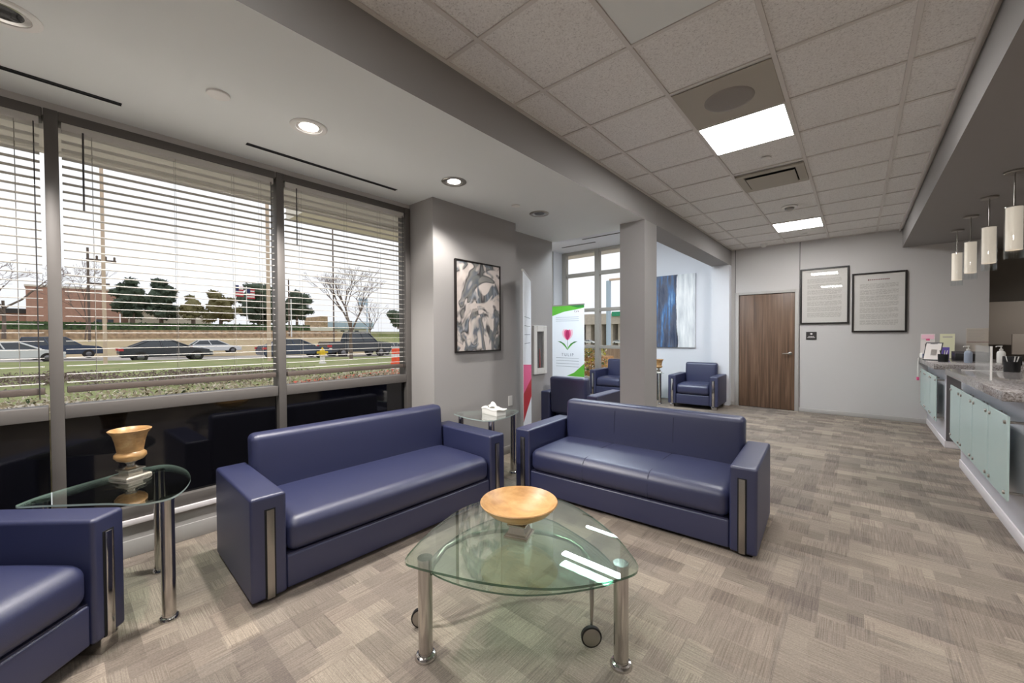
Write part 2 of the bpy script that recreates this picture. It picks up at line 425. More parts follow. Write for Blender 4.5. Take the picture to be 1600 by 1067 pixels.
# far wall reveals and door
for k, x in enumerate((-1.809, -.781)):
    sbox('trim_%d' % (3+k), 'dark_gap', x-.004, x+.004, FW-.002, FW, 2.2 if k == 0 else 0, H)
D0, D1, DT = -1.742, -.847, 2.145
bm = bmesh.new()
bbox(bm, D0-.062, D0, FW-.035, FW+.01, 0, DT+.05, .003); bbox(bm, D1, D1+.055, FW-.035, FW+.01, 0, DT+.05, .003); bbox(bm, D0, D1, FW-.035, FW+.01, DT, DT+.05, .003)
dfr = struct('door_1', bm, 'trim_paint', smooth=35)
part('door_leaf', 'door_wood', dfr, lambda bm: bbox(bm, D0+.006, D1-.004, FW-.012, FW+.03, .008, DT-.006, .003))
part('door_gap', 'dark_gap', dfr, lambda bm: box(bm, D0, D1, FW-.006, FW+.0, 0, DT))
def handle(bm):
    t = bmesh.new(); lathe(t, [(0, 0), (.03, 0), (.03, .008), (.024, .012), (.012, .014), (.012, .05), (0, .05)], n=24)
    merge(bm, t, Matrix.Translation((-.915, FW-.012, 1.035)) @ Matrix.Rotation(PI/2, 4, 'X'))
    tube(bm, [(-.915, FW-.058, 1.035), (-.96, FW-.06, 1.034), (-1.03, FW-.056, 1.03)], [.011, .01, .008], 10)
part('door_handle', 'brushed', dfr, handle, label='satin metal lever handle')
sbox('baseboard_front', 'trim_paint', D1+.056, 1.39, FW-.012, FW, 0, .07, bev=.003)
sbox('baseboard_front', 'trim_paint', -1.88, D0-.063, FW-.012, FW, 0, .07, bev=.003)
sbox('baseboard_left', 'trim_paint', -3.11, -3.098, 2.43, 3.665, 0, .095, bev=.003)
sbox('baseboard_left', 'trim_paint', -3.34, -3.328, 3.665, 4.75, 0, .095, bev=.003)
# ---------------------------------------------------------------- window wall (X = -3.48)
W = -3.48
MY = [-2.39, -1.19, .012, 1.205, 2.40]
bm = bmesh.new(); box(bm, W-.25, W-.012, -2.8, 2.43, 0, .20); struct('wall_left', bm, 'grey_paint')
sbox('baseboard_left', 'grey_paint', W-.012, W, -2.8, 2.43, 0, .108, bev=.003)
sbox('trim_5', 'kick_paint', W-.2, W+.012, -2.8, 2.43, .205, .24, bev=.004)
sbox('wall_left', 'wall_paint', W-.25, W-.01, -2.8, 2.43, 2.66, S)
for i in range(4):
    y0, y1 = MY[i]+.03, MY[i+1]-.03
    bm = bmesh.new()
    bbox(bm, W-.13, W, y0-.06 if i == 0 else y0-.055, y0, .24, 2.70, .003)      # mullion on its left
    if i == 3: bbox(bm, W-.13, W, y1, y1+.06, .24, 2.70, .003)
    bbox(bm, W-.12, W-.004, y0, y1, .925, 1.003, .004)
    bbox(bm, W-.12, W-.004, y0, y1, .24, .318, .004)
    bbox(bm, W-.12, W-.004, y0, y1, 2.645, 2.70, .004)
    w = struct('window_%d' % (i+1), bm, 'mullion_metal', smooth=35)
    part('window_glass', 'window_glass', w, lambda bm: box(bm, W-.085, W-.079, y0, y1, 1.0, 2.65), None)
    part('dark_pane', 'black_glass', w, lambda bm: box(bm, W-.06, W-.05, y0, y1, .315, .928), None, label='black opaque glass')
names = {1: 'white venetian blind cut off by the left photo edge', 2: 'widest white venetian blind, in the full window above the long sofa',
         3: 'white venetian blind in the right window beside the grey wall'}
for i in (1, 2, 3):
    y0, y1 = MY[i]+.042, MY[i+1]-.042
    t = thing('window_blind', names[i], 'blind', (W-.035, (y0+y1)/2, 1.0), 0, 'venetian blinds in the window wall'); hw = (y1-y0)/2
    def slats(bm):
        z = .135
        while z < 1.585:
            box(bm, -.025, .025, -hw, hw, z, z+.0024); z += .0485
    part('slats', 'blind_slat', t, slats, None)
    part('head_rail', 'blind_slat', t, lambda bm: bbox(bm, -.028, .028, -hw, hw, 1.60, 1.645, .003))
    part('bottom_rail', 'blind_rail', t, lambda bm: bbox(bm, -.027, .027, -hw, hw, .075, .112, .004))
    part('tilt_wand', 'wand', t, lambda bm: tube(bm, [(.033, -hw+.085, 1.61), (.034, -hw+.083, 1.15)], .0045, 8))
    for f in (-.78, -.08, .52, .84):
        part('ladder_cord', 'cord', t, lambda bm: [tube(bm, [(sx, hw*f, .11), (sx, hw*f, 1.61)], .0009, 4) for sx in (-.026, .026)], None)
    if i < 3: pass
    part('lift_cord', 'wand', t, lambda bm: tube(bm, [(.031, hw-.02, .20 if i == 2 else .05), (.031, hw-.02, 1.61)], .003, 6), None)
# ---------------------------------------------------------------- alcove windows (far wall, Y = 8.8) and side glazing
AX = [-5.76, -4.81, -3.86]
bm = bmesh.new(); box(bm, -6.1, -3.75, FW+.0, FW+.2, 0, .25); struct('wall_front', bm, 'alcove_paint')
for i in range(2):
    x0, x1 = AX[i]+.06, AX[i+1]-.06
    bm = bmesh.new()
    bbox(bm, AX[i]-.06, x0, FW-.06, FW+.06, .25, 3.5, .003)
    if i == 1: bbox(bm, x1, AX[i+1]+.08, FW-.06, FW+.06, .25, 3.5, .003)
    for z, h in ((.25, .1), (1.06, .08), (1.97, .08), (2.86, .09), (3.43, .07)): bbox(bm, x0, x1, FW-.05, FW+.05, z, z+h, .003)
    w = struct('window_%d' % (5+i), bm, 'alcove_frame', smooth=35)
    part('window_glass', 'window_glass', w, lambda bm: box(bm, x0, x1, FW-.004, FW+.004, .3, 3.48), None)
sbox('wall_left', 'alcove_paint', -6.1, -5.82, 8.35, FW+.2, 0, 3.7)
sbox('wall_left', 'alcove_paint', -6.1, -5.82, 4.55, 8.35, 0, .25)
bm = bmesh.new()
for y in (4.8, 5.95, 7.1, 8.29): bbox(bm, -5.94, -5.82, y-.03, y+.03, .25, 3.5, .003)
for z in (.25, 1.06, 1.97, 2.86, 3.42): bbox(bm, -5.93, -5.83, 4.8, 8.29, z, z+.08, .003)
w = struct('window_7', bm, 'alcove_frame', smooth=35)
part('window_glass', 'window_glass', w, lambda bm: box(bm, -5.885, -5.879, 4.8, 8.3, .3, 3.48), None)
# ================================================================== ceiling things
def ceil_light(x, y, label):
    t = thing('ceiling_light', label, 'ceiling light', (x, y, H), 0, 'square ceiling light panels')
    part('diffuser', 'light_panel', t, lambda bm: bbox(bm, -.282, .282, -.288, .288, -.008, -.004, .001, 1), None)
    part('frame', 'white_metal', t, lambda bm: [box(bm, *b) for b in ((-.292, .292, -.3, -.286, -.009, 0), (-.292, .292, .286, .3, -.009, 0), (-.292, -.281, -.286, .286, -.009, 0), (.281, .292, -.286, .286, -.009, 0))], None)
ceil_light(-.685, 3.71, 'larger bright ceiling light panel beside the round ceiling speaker')
ceil_light(-.685, 7.38, 'smaller looking distant ceiling light panel near the far wall')
ceil_light(-.685, -.25, 'ceiling light panel out of view behind the camera')
t = thing('ceiling_speaker', 'beige square ceiling panel with a round speaker grille next to the big light', 'speaker', (-.685, 3.11, H))
part('backing_panel', 'panel_beige', t, lambda bm: bbox(bm, -.292, .292, -.293, .293, -.006, 0, .002, 1))
part('round_grille', 'speaker_grille', t, lambda bm: lathe(bm, [(0, -.012), (.13, -.012), (.15, -.010), (.155, -.006), (.155, -.004)], n=48))
t = thing('ceiling_access_panel', 'smooth pale flat ceiling panel at the top of the photo', 'panel', (-.685, 1.876, H))
part('panel', 'soffit_paint', t, lambda bm: bbox(bm, -.285, .285, -.285, .285, -.004, .004, .002, 1))
t = thing('ceiling_vent', 'rectangular metal air vent in the ceiling between the two light panels', 'vent', (-.685, 4.97, H))
part('frame', 'panel_beige', t, lambda bm: [bbox(bm, *b, .002, 1) for b in ((-.292, .292, -.28, -.22, -.02, 0), (-.292, .292, .20, .28, -.02, 0), (-.292, -.22, -.22, .2, -.02, 0), (.22, .292, -.22, .2, -.02, 0))])
part('blank_plate', 'panel_beige', t, lambda bm: bbox(bm, -.21, .21, -.17, .195, -.028, -.022, .002, 1))
part('dark_throat', 'dark_gap', t, lambda bm: box(bm, -.22, .22, -.22, .2, -.003, -.001), None)
def disc_thing(name, label, cat, x, y, z, r, h, m='white_plastic', group=None):
    bm = bmesh.new(); lathe(bm, [(0, -h), (r*.8, -h), (r*.96, -h*.75), (r, -h*.3), (r, 0), (0, 0)], n=32)
    o = finish(name, bm, m); o.location = (x, y, z); return tag(o, label, cat, group)
disc_thing('sprinkler_cover', 'small round white cover in the ceiling tile between big light and vent', 'sprinkler cover', -.65, 4.376, H, .04, .008)
disc_thing('sprinkler_cover', 'small round white cover just past the far ceiling light', 'sprinkler cover', -.66, 8.1, H, .04, .008)
t = thing('smoke_detector', 'round white smoke detector in the tile before the far ceiling light', 'smoke detector', (-.672, 6.27, H))
part('base', 'white_plastic', t, lambda bm: lathe(bm, [(0, -.012), (.085, -.012), (.09, 0)], n=32))
part('sensor_dome', 'brushed', t, lambda bm: lathe(bm, [(0, -.05), (.03, -.05), (.05, -.035), (.055, -.012)], n=32))
t = thing('smoke_detector', 'small white camera dome at the corner of far wall and ceiling', 'detector', (-1.3, 8.55, H))
part('base', 'white_plastic', t, lambda bm: lathe(bm, [(0, -.055), (.03, -.055), (.05, -.03), (.06, 0)], n=24))
disc_thing('sprinkler_cover', 'round white flat cover on the plaster ceiling left of the bright downlight', 'sprinkler cover', -2.678, .623, S, .055, .012)
disc_thing('sprinkler_cover', 'small pale round cover on the plaster ceiling above the marbled picture', 'sprinkler cover', -2.68, 3.165, S, .045, .012)
for k, (y, lab, on) in enumerate(((-.11, 'chrome recessed downlight cut off by the top left corner of the photo', 0), (1.10, 'bright white recessed downlight above the long sofa', 1),
                              (2.318, 'lit recessed downlight with dark rim in front of the marbled picture', 1), (3.552, 'unlit chrome recessed downlight nearest the alcove', 0))):
    t = thing('recessed_downlight', lab, 'downlight', (-2.667, y, S), 0, 'recessed downlights in the plaster ceiling')
    part('trim_ring', 'white_plastic' if k < 2 else 'brushed', t, lambda bm: lathe(bm, [(.075, -.001), (.078, -.007), (.10, -.009), (.108, -.004), (.109, 0)], n=48))
    part('reflector', 'downlight_reflector' if on else 'chrome', t, lambda bm: lathe(bm, [(.055, -.0005), (.077, -.004)], n=48))
    part('lamp', 'bulb' if on else 'black_glass', t, lambda bm: lathe(bm, [(0, -.0025), (.03, -.0025), (.056, -.001)], n=40), None)
for k, (y0, y1, lab) in enumerate(((-1.1, .284, 'black linear air slot in the plaster ceiling at the left photo edge'), (.905, 2.096, 'black linear air slot in the plaster ceiling above the middle and right blinds'))):
    bm = bmesh.new(); box(bm, -3.225, -3.2, y0, y1, S-.002, S-.0005)
    o = finish('air_slot', bm, 'dark_gap', None, None); tag(o, lab, 'air vent', 'linear air slots')
    part('slot_edge', 'black_plastic', o, lambda bm: [box(bm, x, x+.003, y0, y1, S-.005, S) for x in (-3.23, -3.2)], None)
def spot(x, y, e, size=2.2, blend=.5, z=S-.03, col=(1, .955, .91), r=.04):
    l = bpy.data.lights.new('downlight_or_fill', 'SPOT'); l.energy = e; l.spot_size = size; l.spot_blend = blend; l.shadow_soft_size = r; l.color = col
    o = bpy.data.objects.new('downlight_or_fill', l); C.objects.link(o); o.location = (x, y, z)
spot(-2.667, 1.10, 175); spot(-2.667, 2.318, 66); spot(-2.667, -.11, 130); 
for x, y, e in ((1.9, 0, 160), (1.9, 3, 160), (2.2, 6, 90), (2.2, 8.6, 30)): spot(x, y, e, 2.6, .8, r=.08)  # unseen fill spots added over the counter and office side, no fixtures
for x, y, hx, hy, lab in ((-3.2, 5.83, .86, .33, 'wide rectangular ceiling light in the alcove, seen reflected in the coffee table'), (-3.7, 7.25, .55, .035, 'thin linear ceiling light in the alcove, seen as a streak in the coffee table')):
    t = thing('alcove_light', lab, 'ceiling light', (x, y, 3.5)); part('diffuser', 'cool_panel', t, lambda bm: box(bm, -hx, hx, -hy, hy, -.008, -.004), None)
    part('frame', 'white_metal', t, lambda bm: [box(bm, *b) for b in ((-hx-.012, hx+.012, -hy-.012, -hy, -.01, 0), (-hx-.012, hx+.012, hy, hy+.012, -.01, 0), (-hx-.012, -hx, -hy, hy, -.01, 0), (hx, hx+.012, -hy, hy, -.01, 0))], None)
# ================================================================== seating
def seating(name, label, cat, loc, rz, Wd, leg, aw, chair=False, group=None, thirds=0):
    t = thing(name, label, cat, loc, rz, group)
    D, hb = .77, .545; top = leg+hb; h = Wd/2
    for s in (-1, 1):
        x0, x1 = (-h, -h+aw) if s < 0 else (h-aw, h)
        a = part('armrest', 'leather', t, lambda bm: soft(bm, (x0, -D/2, leg), (x1, D/2-.01, top), .018, (3, 5, 4)))
        xc = (x0+x1)/2+s*-.005
        part('recess_strip', 'dark_gap', a, lambda bm: bbox(bm, xc-.026, xc+.026, -D/2-.0015, -D/2+.01, leg+.004, top-.07, .001, 1), label='dark recess behind the chrome strip')
        part('chrome_strip', 'brushed' if not chair else 'chrome', a, lambda bm: bbox(bm, xc-.018, xc+.018, -D/2-.008, -D/2+.004, leg+.002, top-.075, .002), label='vertical chrome strip')
    i0, i1 = -h+aw+.002, h-aw-.002
    part('base', 'leather', t, lambda bm: soft(bm, (i0, -D/2+.012, leg+.005), (i1, D/2-.03, leg+.185), .012, (6, 2, 2)))
    n = thirds or 1
    def pf(u, v, w):
        g = sum(math.exp(-((u-(2*k/n-1))/.012)**2) for k in range(1, n))
        return (0, -.012*(1-u**4)*(1-w*w) if v < -.9 else 0, (.022*(1-u**6)*max(0, 1-v*v*.8) - g*.006 if w > .2 else 0))
    seat = part('seat', 'leather', t, lambda bm: soft(bm, (i0, -D/2+.004, leg+.187), (i1, D/2-.12, leg+.375), .06, (24, 8, 3), pf), smooth=60)
    part('seat_gap', 'leather_seam', seat, lambda bm: box(bm, i0+.005, i1-.005, -D/2+.02, D/2-.1, leg+.18, leg+.192), None, label='dark seam line under the seat')
    def bk(u, v, w):
        lean = -.03*(1-w)/2*0
        return (0, (-.03*(1-w)*.5) + (-.012*(1-u**4)*(1-w*w) if v < 0 else 0), 0)
    back = part('backrest', 'leather', t, lambda bm: soft(bm, (i0, D/2-.135, leg+.26), (i1, D/2-.0, leg+.735 if not chair else leg+.76), .04, (24, 2, 6), bk), smooth=60)
    if thirds:
        for k in range(1, thirds):
            x = i0+(i1-i0)*k/thirds
            part('stitch_seam', 'leather_seam', seat, lambda bm: tube(bm, [(x, -D/2-.004, leg+.20), (x, -D/2-.007, leg+.30), (x, -D/2+.006, leg+.36), (x, -D/2+.05, leg+.385), (x, 0, leg+.397), (x, D/2-.14, leg+.385)], .0022, 5), label='stitched seam across the seat')
            part('stitch_seam', 'leather_seam', back, lambda bm: tube(bm, [(x, D/2-.160, leg+.38), (x, D/2-.162, leg+.5), (x, D/2-.150, leg+.66), (x, D/2-.130, leg+.71)], .0022, 5), label='stitched seam down the backrest')
    for sx in (-1, 1):
        for sy in (-1, 1):
            if chair: part('leg', 'chrome', t, lambda bm: bbox(bm, sx*(h-.07)-.04, sx*(h-.07)+.04, sy*(D/2-.06)-.05, sy*(D/2-.06)+.05, 0, leg+.003, .004), label='chrome block leg')
            else: part('leg', 'black_plastic', t, lambda bm: lathe(bm, [(0, 0), (.022, 0), (.026, leg+.004), (0, leg+.004)], (sx*(h-.05), sy*(D/2-.06), 0), 20))
    return t
# long sofa under the windows: faces +X
seating('sofa', 'long navy leather sofa under the windows, between the two glass side tables', 'sofa', (-2.685, 1.594, 0), PI/2-.03+.0, 1.875, .02, .17, thirds=0, group='navy leather sofas')
seating('sofa', 'navy leather sofa facing the window side, backing onto the grey column', 'sofa', (-1.408, 3.15, 0), math.radians(2.9), 1.87, .02, .155, thirds=3, group='navy leather sofas')
# armchairs
ang = math.radians(47)
cd = Vector((math.sin(ang), -math.cos(ang)))   # local -Y (front) maps here below
def place_chair(fx, fy, rz, Wd, right_side):
    """front corner at (fx,fy); returns the centre for a chair of width Wd turned rz"""
    hx, hy = (Wd/2 if right_side else -Wd/2), -.77/2
    return (fx-(math.cos(rz)*hx-math.sin(rz)*hy), fy-(math.sin(rz)*hx+math.cos(rz)*hy), 0)
rz0 = math.radians(135-2)
p = place_chair(-2.572, .208, rz0, .86, True)
seating('armchair', 'navy leather armchair in the lower left corner of the photo, beside the urn table', 'armchair', p, rz0, .86, .07, .148, True, 'navy leather armchairs')
seating('armchair', 'navy armchair with its dark back turned, in front of the tulip banner', 'armchair', (-2.93, 4.86, 0), PI+.03, .86, .07, .145, True, 'navy leather armchairs')
seating('armchair', 'navy leather armchair half hidden by the column in front of the alcove window', 'armchair', (-4.13, 8.30, 0), .06, .86, .07, .145, True, 'navy leather armchairs')
seating('armchair', 'navy leather armchair under the blue painting, nearest the wooden door', 'armchair', (-2.345, 8.22, 0), math.radians(2), .88, .07, .145, True, 'navy leather armchairs')
# ================================================================== glass tables
def smooth_outline(pts, n=10):
    """closed Catmull-Rom"""
    out = []; m = len(pts)
    for i in range(m):
        p0, p1, p2, p3 = [Vector(pts[(i+k-1) % m]) for k in range(4)]
        for k in range(n):
            t = k/n
            q = .5*((2*p1)+(-p0+p2)*t+(2*p0-5*p1+4*p2-p3)*t*t+(-p0+3*p1-3*p2+p3)*t**3); out.append((q.x, q.y))
    return out
def bulged(tri, bulge, rc, n=14):
    """triangle with bowed sides and rounded corners"""
    out = []; m = len(tri); c = sum((Vector(p) for p in tri), Vector((0, 0)))/m
    for i in range(m):
        a, b = Vector(tri[i]), Vector(tri[(i+1) % m]); d = (b-a); nrm = Vector((d.y, -d.x)).normalized()
        if nrm.dot((a+b)/2-c) < 0: nrm = -nrm
        for k in range(n+1):
            t = rc/d.length+(1-2*rc/d.length)*k/n
            out.append(tuple(a+d*t+nrm*(bulge*4*t*(1-t))))
    return smooth_outline(out, 2)
def pane(name, t, outline, z0, z1, label=None, edge='glass_edge'):
    bm = bmesh.new(); prism(bm, outline, z0, z1); bm.faces.ensure_lookup_table()
    for f in bm.faces: f.material_index = 0 if len(f.verts) > 4 else 1
    o = finish(name, bm, None, t, None, mats=['table_glass', edge])
    if label: o['label'] = label
    return o
def column_leg(t, x, y, z, r=.03):
    l = part('leg', 'satin_chrome', t, lambda bm: lathe(bm, [(r, .012), (r, z-.001), (0, z-.001)], (x, y, 0), 32))
    part('foot_flange', 'chrome', l, lambda bm: lathe(bm, [(0, 0), (r*1.5, 0), (r*1.5, .008), (r*1.3, .017), (r*1.02, .02), (r*1.02, .03)], (x, y, 0), 32), label='flared chrome foot')
    part('glass_disc', 'chrome', l, lambda bm: lathe(bm, [(r*1.05, -.016), (r*1.05, -.004), (0, -.004)], (x, y, z+.004), 32))
# coffee table
t = thing('coffee_table', 'low rounded triangular glass coffee table with two chrome column legs and castors', 'coffee table', (-1.15, 1.45, 0))
def lo2(p): return (p[0]+1.15, p[1]-1.45)
o1 = [(-1.44, .962), (-1.366, .968), (-1.253, 1.008), (-1.093, 1.072), (-.958, 1.147), (-.84, 1.237), (-.729, 1.38), (-.67, 1.49), (-.672, 1.56), (-.736, 1.631), (-.842, 1.72), (-.981, 1.805), (-1.155, 1.883), (-1.31, 1.912), (-1.45, 1.87), (-1.56, 1.755), (-1.632, 1.581), (-1.633, 1.415), (-1.57, 1.206), (-1.50, 1.049)]
pane('glass_top', t, smooth_outline([lo2(p) for p in o1], 4), .437, .447)
o2 = [(-1.40, 1.075), (-1.24, 1.10), (-1.06, 1.18), (-.93, 1.29), (-.82, 1.43), (-.77, 1.53), (-.80, 1.62), (-.95, 1.72), (-1.15, 1.79), (-1.32, 1.82), (-1.46, 1.75), (-1.55, 1.62), (-1.57, 1.42), (-1.53, 1.22), (-1.47, 1.11)]
pane('glass_shelf', t, smooth_outline([lo2(p) for p in o2], 4), .352, .36, label='lower glass shelf')
for p in ((-1.412, 1.045), (-.746, 1.555)): column_leg(t, *lo2(p), .437, .031)
def arch(bm):
    P_ = [(-.905, 1.585, .075), (-.91, 1.60, .16), (-.925, 1.625, .25), (-.96, 1.665, .315), (-1.03, 1.71, .338), (-1.12, 1.73, .34), (-1.24, 1.715, .34), (-1.36, 1.66, .34), (-1.47, 1.56, .34), (-1.55, 1.43, .338), (-1.585, 1.30, .315), (-1.592, 1.22, .25), (-1.59, 1.18, .16), (-1.585, 1.16, .075)]
    tube(bm, [(*lo2(q), q[2]) for q in P_], [.006, .009]+[.012]*10+[.009, .006], 12)
fr = part('castor_frame', 'brushed', t, arch, label='bent chrome rod carrying the castors')
for p, a in (((-.905, 1.585), .75), ((-1.585, 1.16), .75)):
    x, y = lo2(p)
    mt = Matrix.Translation((x+.012, y-.022, .046)) @ Matrix.Rotation(a, 4, 'Z') @ Matrix.Rotation(PI/2, 4, 'X')
    def wh(bm):
        q = bmesh.new(); lathe(q, [(.034, -.010), (.046, -.008), (.046, .008), (.034, .010)], n=28); merge(bm, q, mt)
    w = part('castor_wheel', 'black_plastic', t, wh)
    def hub(bm):
        q = bmesh.new(); lathe(q, [(0, -.013), (.028, -.013), (.039, -.010), (.039, .010), (.028, .013), (0, .013)], n=28); merge(bm, q, mt)
        tube(bm, [(x+.012, y-.022, .046), (x+.002, y-.004, .07), (x, y, .09)], [.006, .006, .007], 8)
    part('castor_hub', 'brushed', w, hub, label='silver hub')
# bowl on it
def pedestal(bm, s, z0, steps):
    z = z0
    for w0, w1, h in steps:
        q = bmesh.new(); a = [q.verts.new((sx*w0*s, sy*w0*s, z)) for sx, sy in ((-1, -1), (1, -1), (1, 1), (-1, 1))]; b = [q.verts.new((sx*w1*s, sy*w1*s, z+h)) for sx, sy in ((-1, -1), (1, -1), (1, 1), (-1, 1))]
        q.faces.new(a[::-1]); q.faces.new(b)
        for k in range(4): q.faces.new((a[k], a[(k+1) % 4], b[(k+1) % 4], b[k]))
        merge(bm, q); z += h
t = thing('wooden_bowl', 'shallow round wooden bowl on a square silver pedestal, on the coffee table', 'bowl', (-1.213, 1.445, .447), math.radians(20))
part('pedestal', 'pewter', t, lambda bm: (pedestal(bm, .058, 0, [(1, 1, .009), (.9, .86, .006), (.8, .8, .004), (.74, .62, .03), (.62, .78, .007), (.78, .78, .005), (.5, .4, .006)]), lathe(bm, [(.022, .067), (.03, .072), (.03, .08), (.02, .084)], n=24)), 30, label='silver stepped pedestal')
part('bowl', 'bowl_wood', t, lambda bm: lathe(bm, [(0, .078), (.05, .080), (.10, .094), (.148, .122), (.176, .150), (.184, .162), (.181, .166), (.173, .160), (.145, .135), (.098, .108), (.045, .093), (0, .090)], n=64), 50)
def urn(name, label, loc, rz=0, s=1., group=None):
    t = thing(name, label, 'urn', loc, rz, group); 
    part('pedestal', 'pewter', t, lambda bm: (pedestal(bm, .062*s, 0, [(1, 1, .008), (1., .92, .008), (.86, .86, .004), (.56, .56, .024), (.7, .7, .006)]), lathe(bm, [(.03*s, .048), (.036*s, .054), (.028*s, .06), (.018*s, .066), (.018*s, .078), (.026*s, .084), (.026*s, .09)], n=28)), 30, label='silver square pedestal')
    part('cup', 'urn_wood', t, lambda bm: lathe(bm, [(0, .088), (.03*s, .09), (.055*s, .10), (.068*s, .118), (.066*s, .134), (.054*s, .146), (.056*s, .16), (.062*s, .20), (.072*s, .24), (.088*s, .262), (.09*s, .267), (.086*s, .27), (.078*s, .262), (.062*s, .235), (.052*s, .19), (.046*s, .15), (0, .145)], n=48), 50)
    return t
# side table left with urn
def side_table(label, pts, legs, z, shift, group='glass side tables'):
    t = thing('side_table', label, 'side table', (*shift, 0), 0, group)
    pane('glass_top', t, [(p[0]-shift[0], p[1]-shift[1]) for p in pts], z-.009, z, edge='pale_edge')
    for (x, y) in legs: column_leg(t, x-shift[0], y-shift[1], z-.009, .028)
    return t
so = smooth_outline([(-2.528, .305), (-2.535, .376), (-2.635, .442), (-2.805, .494), (-3.02, .504), (-3.20, .455), (-3.235, .36), (-3.21, .235), (-3.08, -.015), (-3.00, -.105), (-2.95, -.12), (-2.88, -.045), (-2.79, .045), (-2.67, .165), (-2.565, .24)], 5)
side_table('glass side table at the left window, carrying the wooden urn beside the lower left armchair', so, [(-2.575, .36), (-3.143, .405), (-3.0, -.05)], .615, (-2.8, .25))
urn('wooden_urn', 'wooden goblet urn on a silver foot, on the left glass side table', (-3.08, .278, .615), .5, 1.03)
# corner side table with tissues
a, b, c = (-3.03, 2.655), (-2.50, 2.585), (-2.69, 3.13)
side_table('small triangular glass side table in the corner between the sofas, holding tissues', bulged([(-3.045, 2.60), (-2.475, 2.55), (-2.62, 3.14)], .05, .05), [(-2.955, 2.635), (-2.515, 2.61), (-2.635, 3.05)], .63, (-2.7, 2.8))
t = thing('tissue_box', 'white tissue box with a tissue sticking out, on the corner side table', 'tissue box', (-2.665, 2.80, .63), math.radians(-8))
part('carton', 'white_plastic', t, lambda bm: bbox(bm, -.115, .115, -.058, .058, 0, .055, .004))
def tis(bm):
    n = 14
    for k in range(2):
        rows = []
        for i in range(n+1):
            u = i/n; row = []
            for j in range(9):
                v = j/8; hgt = .085*math.sin(PI*min(1, u*1.05))**.6*(.85+.15*math.cos(5*v))
                row.append(bm.verts.new((-.075+.15*u-.02*v, -.03+.06*v+.012*math.sin(9*u+k), .053+hgt*(1-abs(v-.5)*1.3)+.01*math.sin(11*u+4*v))))
            rows.append(row)
        for i in range(n):
            for j in range(8): bm.faces.new((rows[i][j], rows[i+1][j], rows[i+1][j+1], rows[i][j+1]))
part('tissue', 'tissue', t, tis, 70)
def tis2(bm): soft(bm, (-.12, -.062, .05), (.13, .062, .066), .007, (8, 5, 1), lambda u, v, w: (0, 0, .006*math.sin(4*u+3*v)))
part('tissue', 'tissue', t, tis2, 70)
# far side table between the alcove armchairs with urn
ux = atY(1030, 560, 8.05).x
fs = bulged([(ux-.48, 7.95), (ux+.12, 7.95), (ux-.18, 8.5)], .05, .05)
side_table('glass side table behind the column between the two alcove armchairs', fs, [(ux-.38, 8.01), (ux+.03, 8.01), (ux-.18, 8.4)], .62, (ux-.18, 8.2))
urn('wooden_urn', 'wooden urn peeking out right of the column, below the blue painting', (ux-.02, 8.07, .62), .3, 1.1)
# ================================================================== pictures
t = thing('framed_picture', 'tall framed picture of grey and cream marbled swirls on the left wall', 'picture', (-3.11, 3.055, 0))
y0 = atX(712, 480, -3.085).y-3.055; y1 = atX(782, 480, -3.085).y-3.055
zt = (atX(712, 405, -3.085).z+atX(782, 415, -3.085).z)/2; zb = (atX(712, 551, -3.085).z+atX(782, 548, -3.085).z)/2
part('canvas', 'marble_art', t, lambda bm: box(bm, .004, .022, y0+.015, y1-.015, zb+.015, zt-.015), None)
part('frame', 'frame_black', t, lambda bm: [bbox(bm, *q, .002, 1) for q in ((0, .032, y0, y0+.014, zb, zt), (0, .032, y1-.014, y1, zb, zt), (0, .032, y0, y1, zb, zb+.014), (0, .032, y0, y1, zt-.014, zt))])
t = thing('canvas_painting', 'large abstract painting, blue on the left and white on the right, in the alcove', 'painting', (-3.14, FW, 0))
part('canvas', 'blue_art', t, lambda bm: bbox(bm, -.56, .6, -.045, -.002, 1.117, 2.665, .003), None)
for k, (x0, x1, z0, z1, lab, hx) in enumerate(((-.772, -.104, 1.562, 2.535, 'framed white notice nearer the door, hung higher than its neighbour', 'a'), (-.070, .59, 1.413, 2.385, 'framed white notice right of the other, hung lower and nearer the counter', 'b'))):
    t = thing('framed_notice', lab, 'notice', ((x0+x1)/2, FW, (z0+z1)/2), 0, 'framed notices on the far wall'); hw, hh = (x1-x0)/2, (z1-z0)/2
    part('frame', 'frame_black', t, lambda bm: [bbox(bm, *q, .003, 1) for q in ((-hw, -hw+.026, -.03, 0, -hh, hh), (hw-.026, hw, -.03, 0, -hh, hh), (-hw+.026, hw-.026, -.03, 0, -hh, -hh+.026), (-hw+.026, hw-.026, -.03, 0, hh-.026, hh))])
    s = part('sheet', 'paper', t, lambda bm: box(bm, -hw+.024, hw-.024, -.012, -.008, -hh+.024, hh-.024), None)
    def lines(bm):
        z = hh-.19; j = 0
        while z > -hh+.11:
            j += 1
            if j % 6:
                x = -hw+.10; end = hw-.10-random.random()*.12*(j % 6 == 5)
                while x < end:
                    w = .02+random.random()*.05; box(bm, x, min(x+w, end), -.0128, -.012, z, z+.006); x += w+.009
            z -= .0165
    part('body_text', 'print_grey', s, lines, None, label='rows of small grey print')
    part('heading', 'print_red', s, lambda bm: [box(bm, -.13+q*.022, -.13+q*.022+.015, -.0128, -.012, hh-.125-(.006 if q == 0 else 0), hh-.11+(.006 if q == 0 else 0)) for q in range(12)], None, label='short dark red heading')
    part('glazing', 'clear_glass', t, lambda bm: box(bm, -hw+.026, hw-.026, -.018, -.016, -hh+.026, hh-.026), None)
t = thing('door_sign', 'small square dark sign with white lettering right of the wooden door', 'sign', (-.611, FW, 1.356))
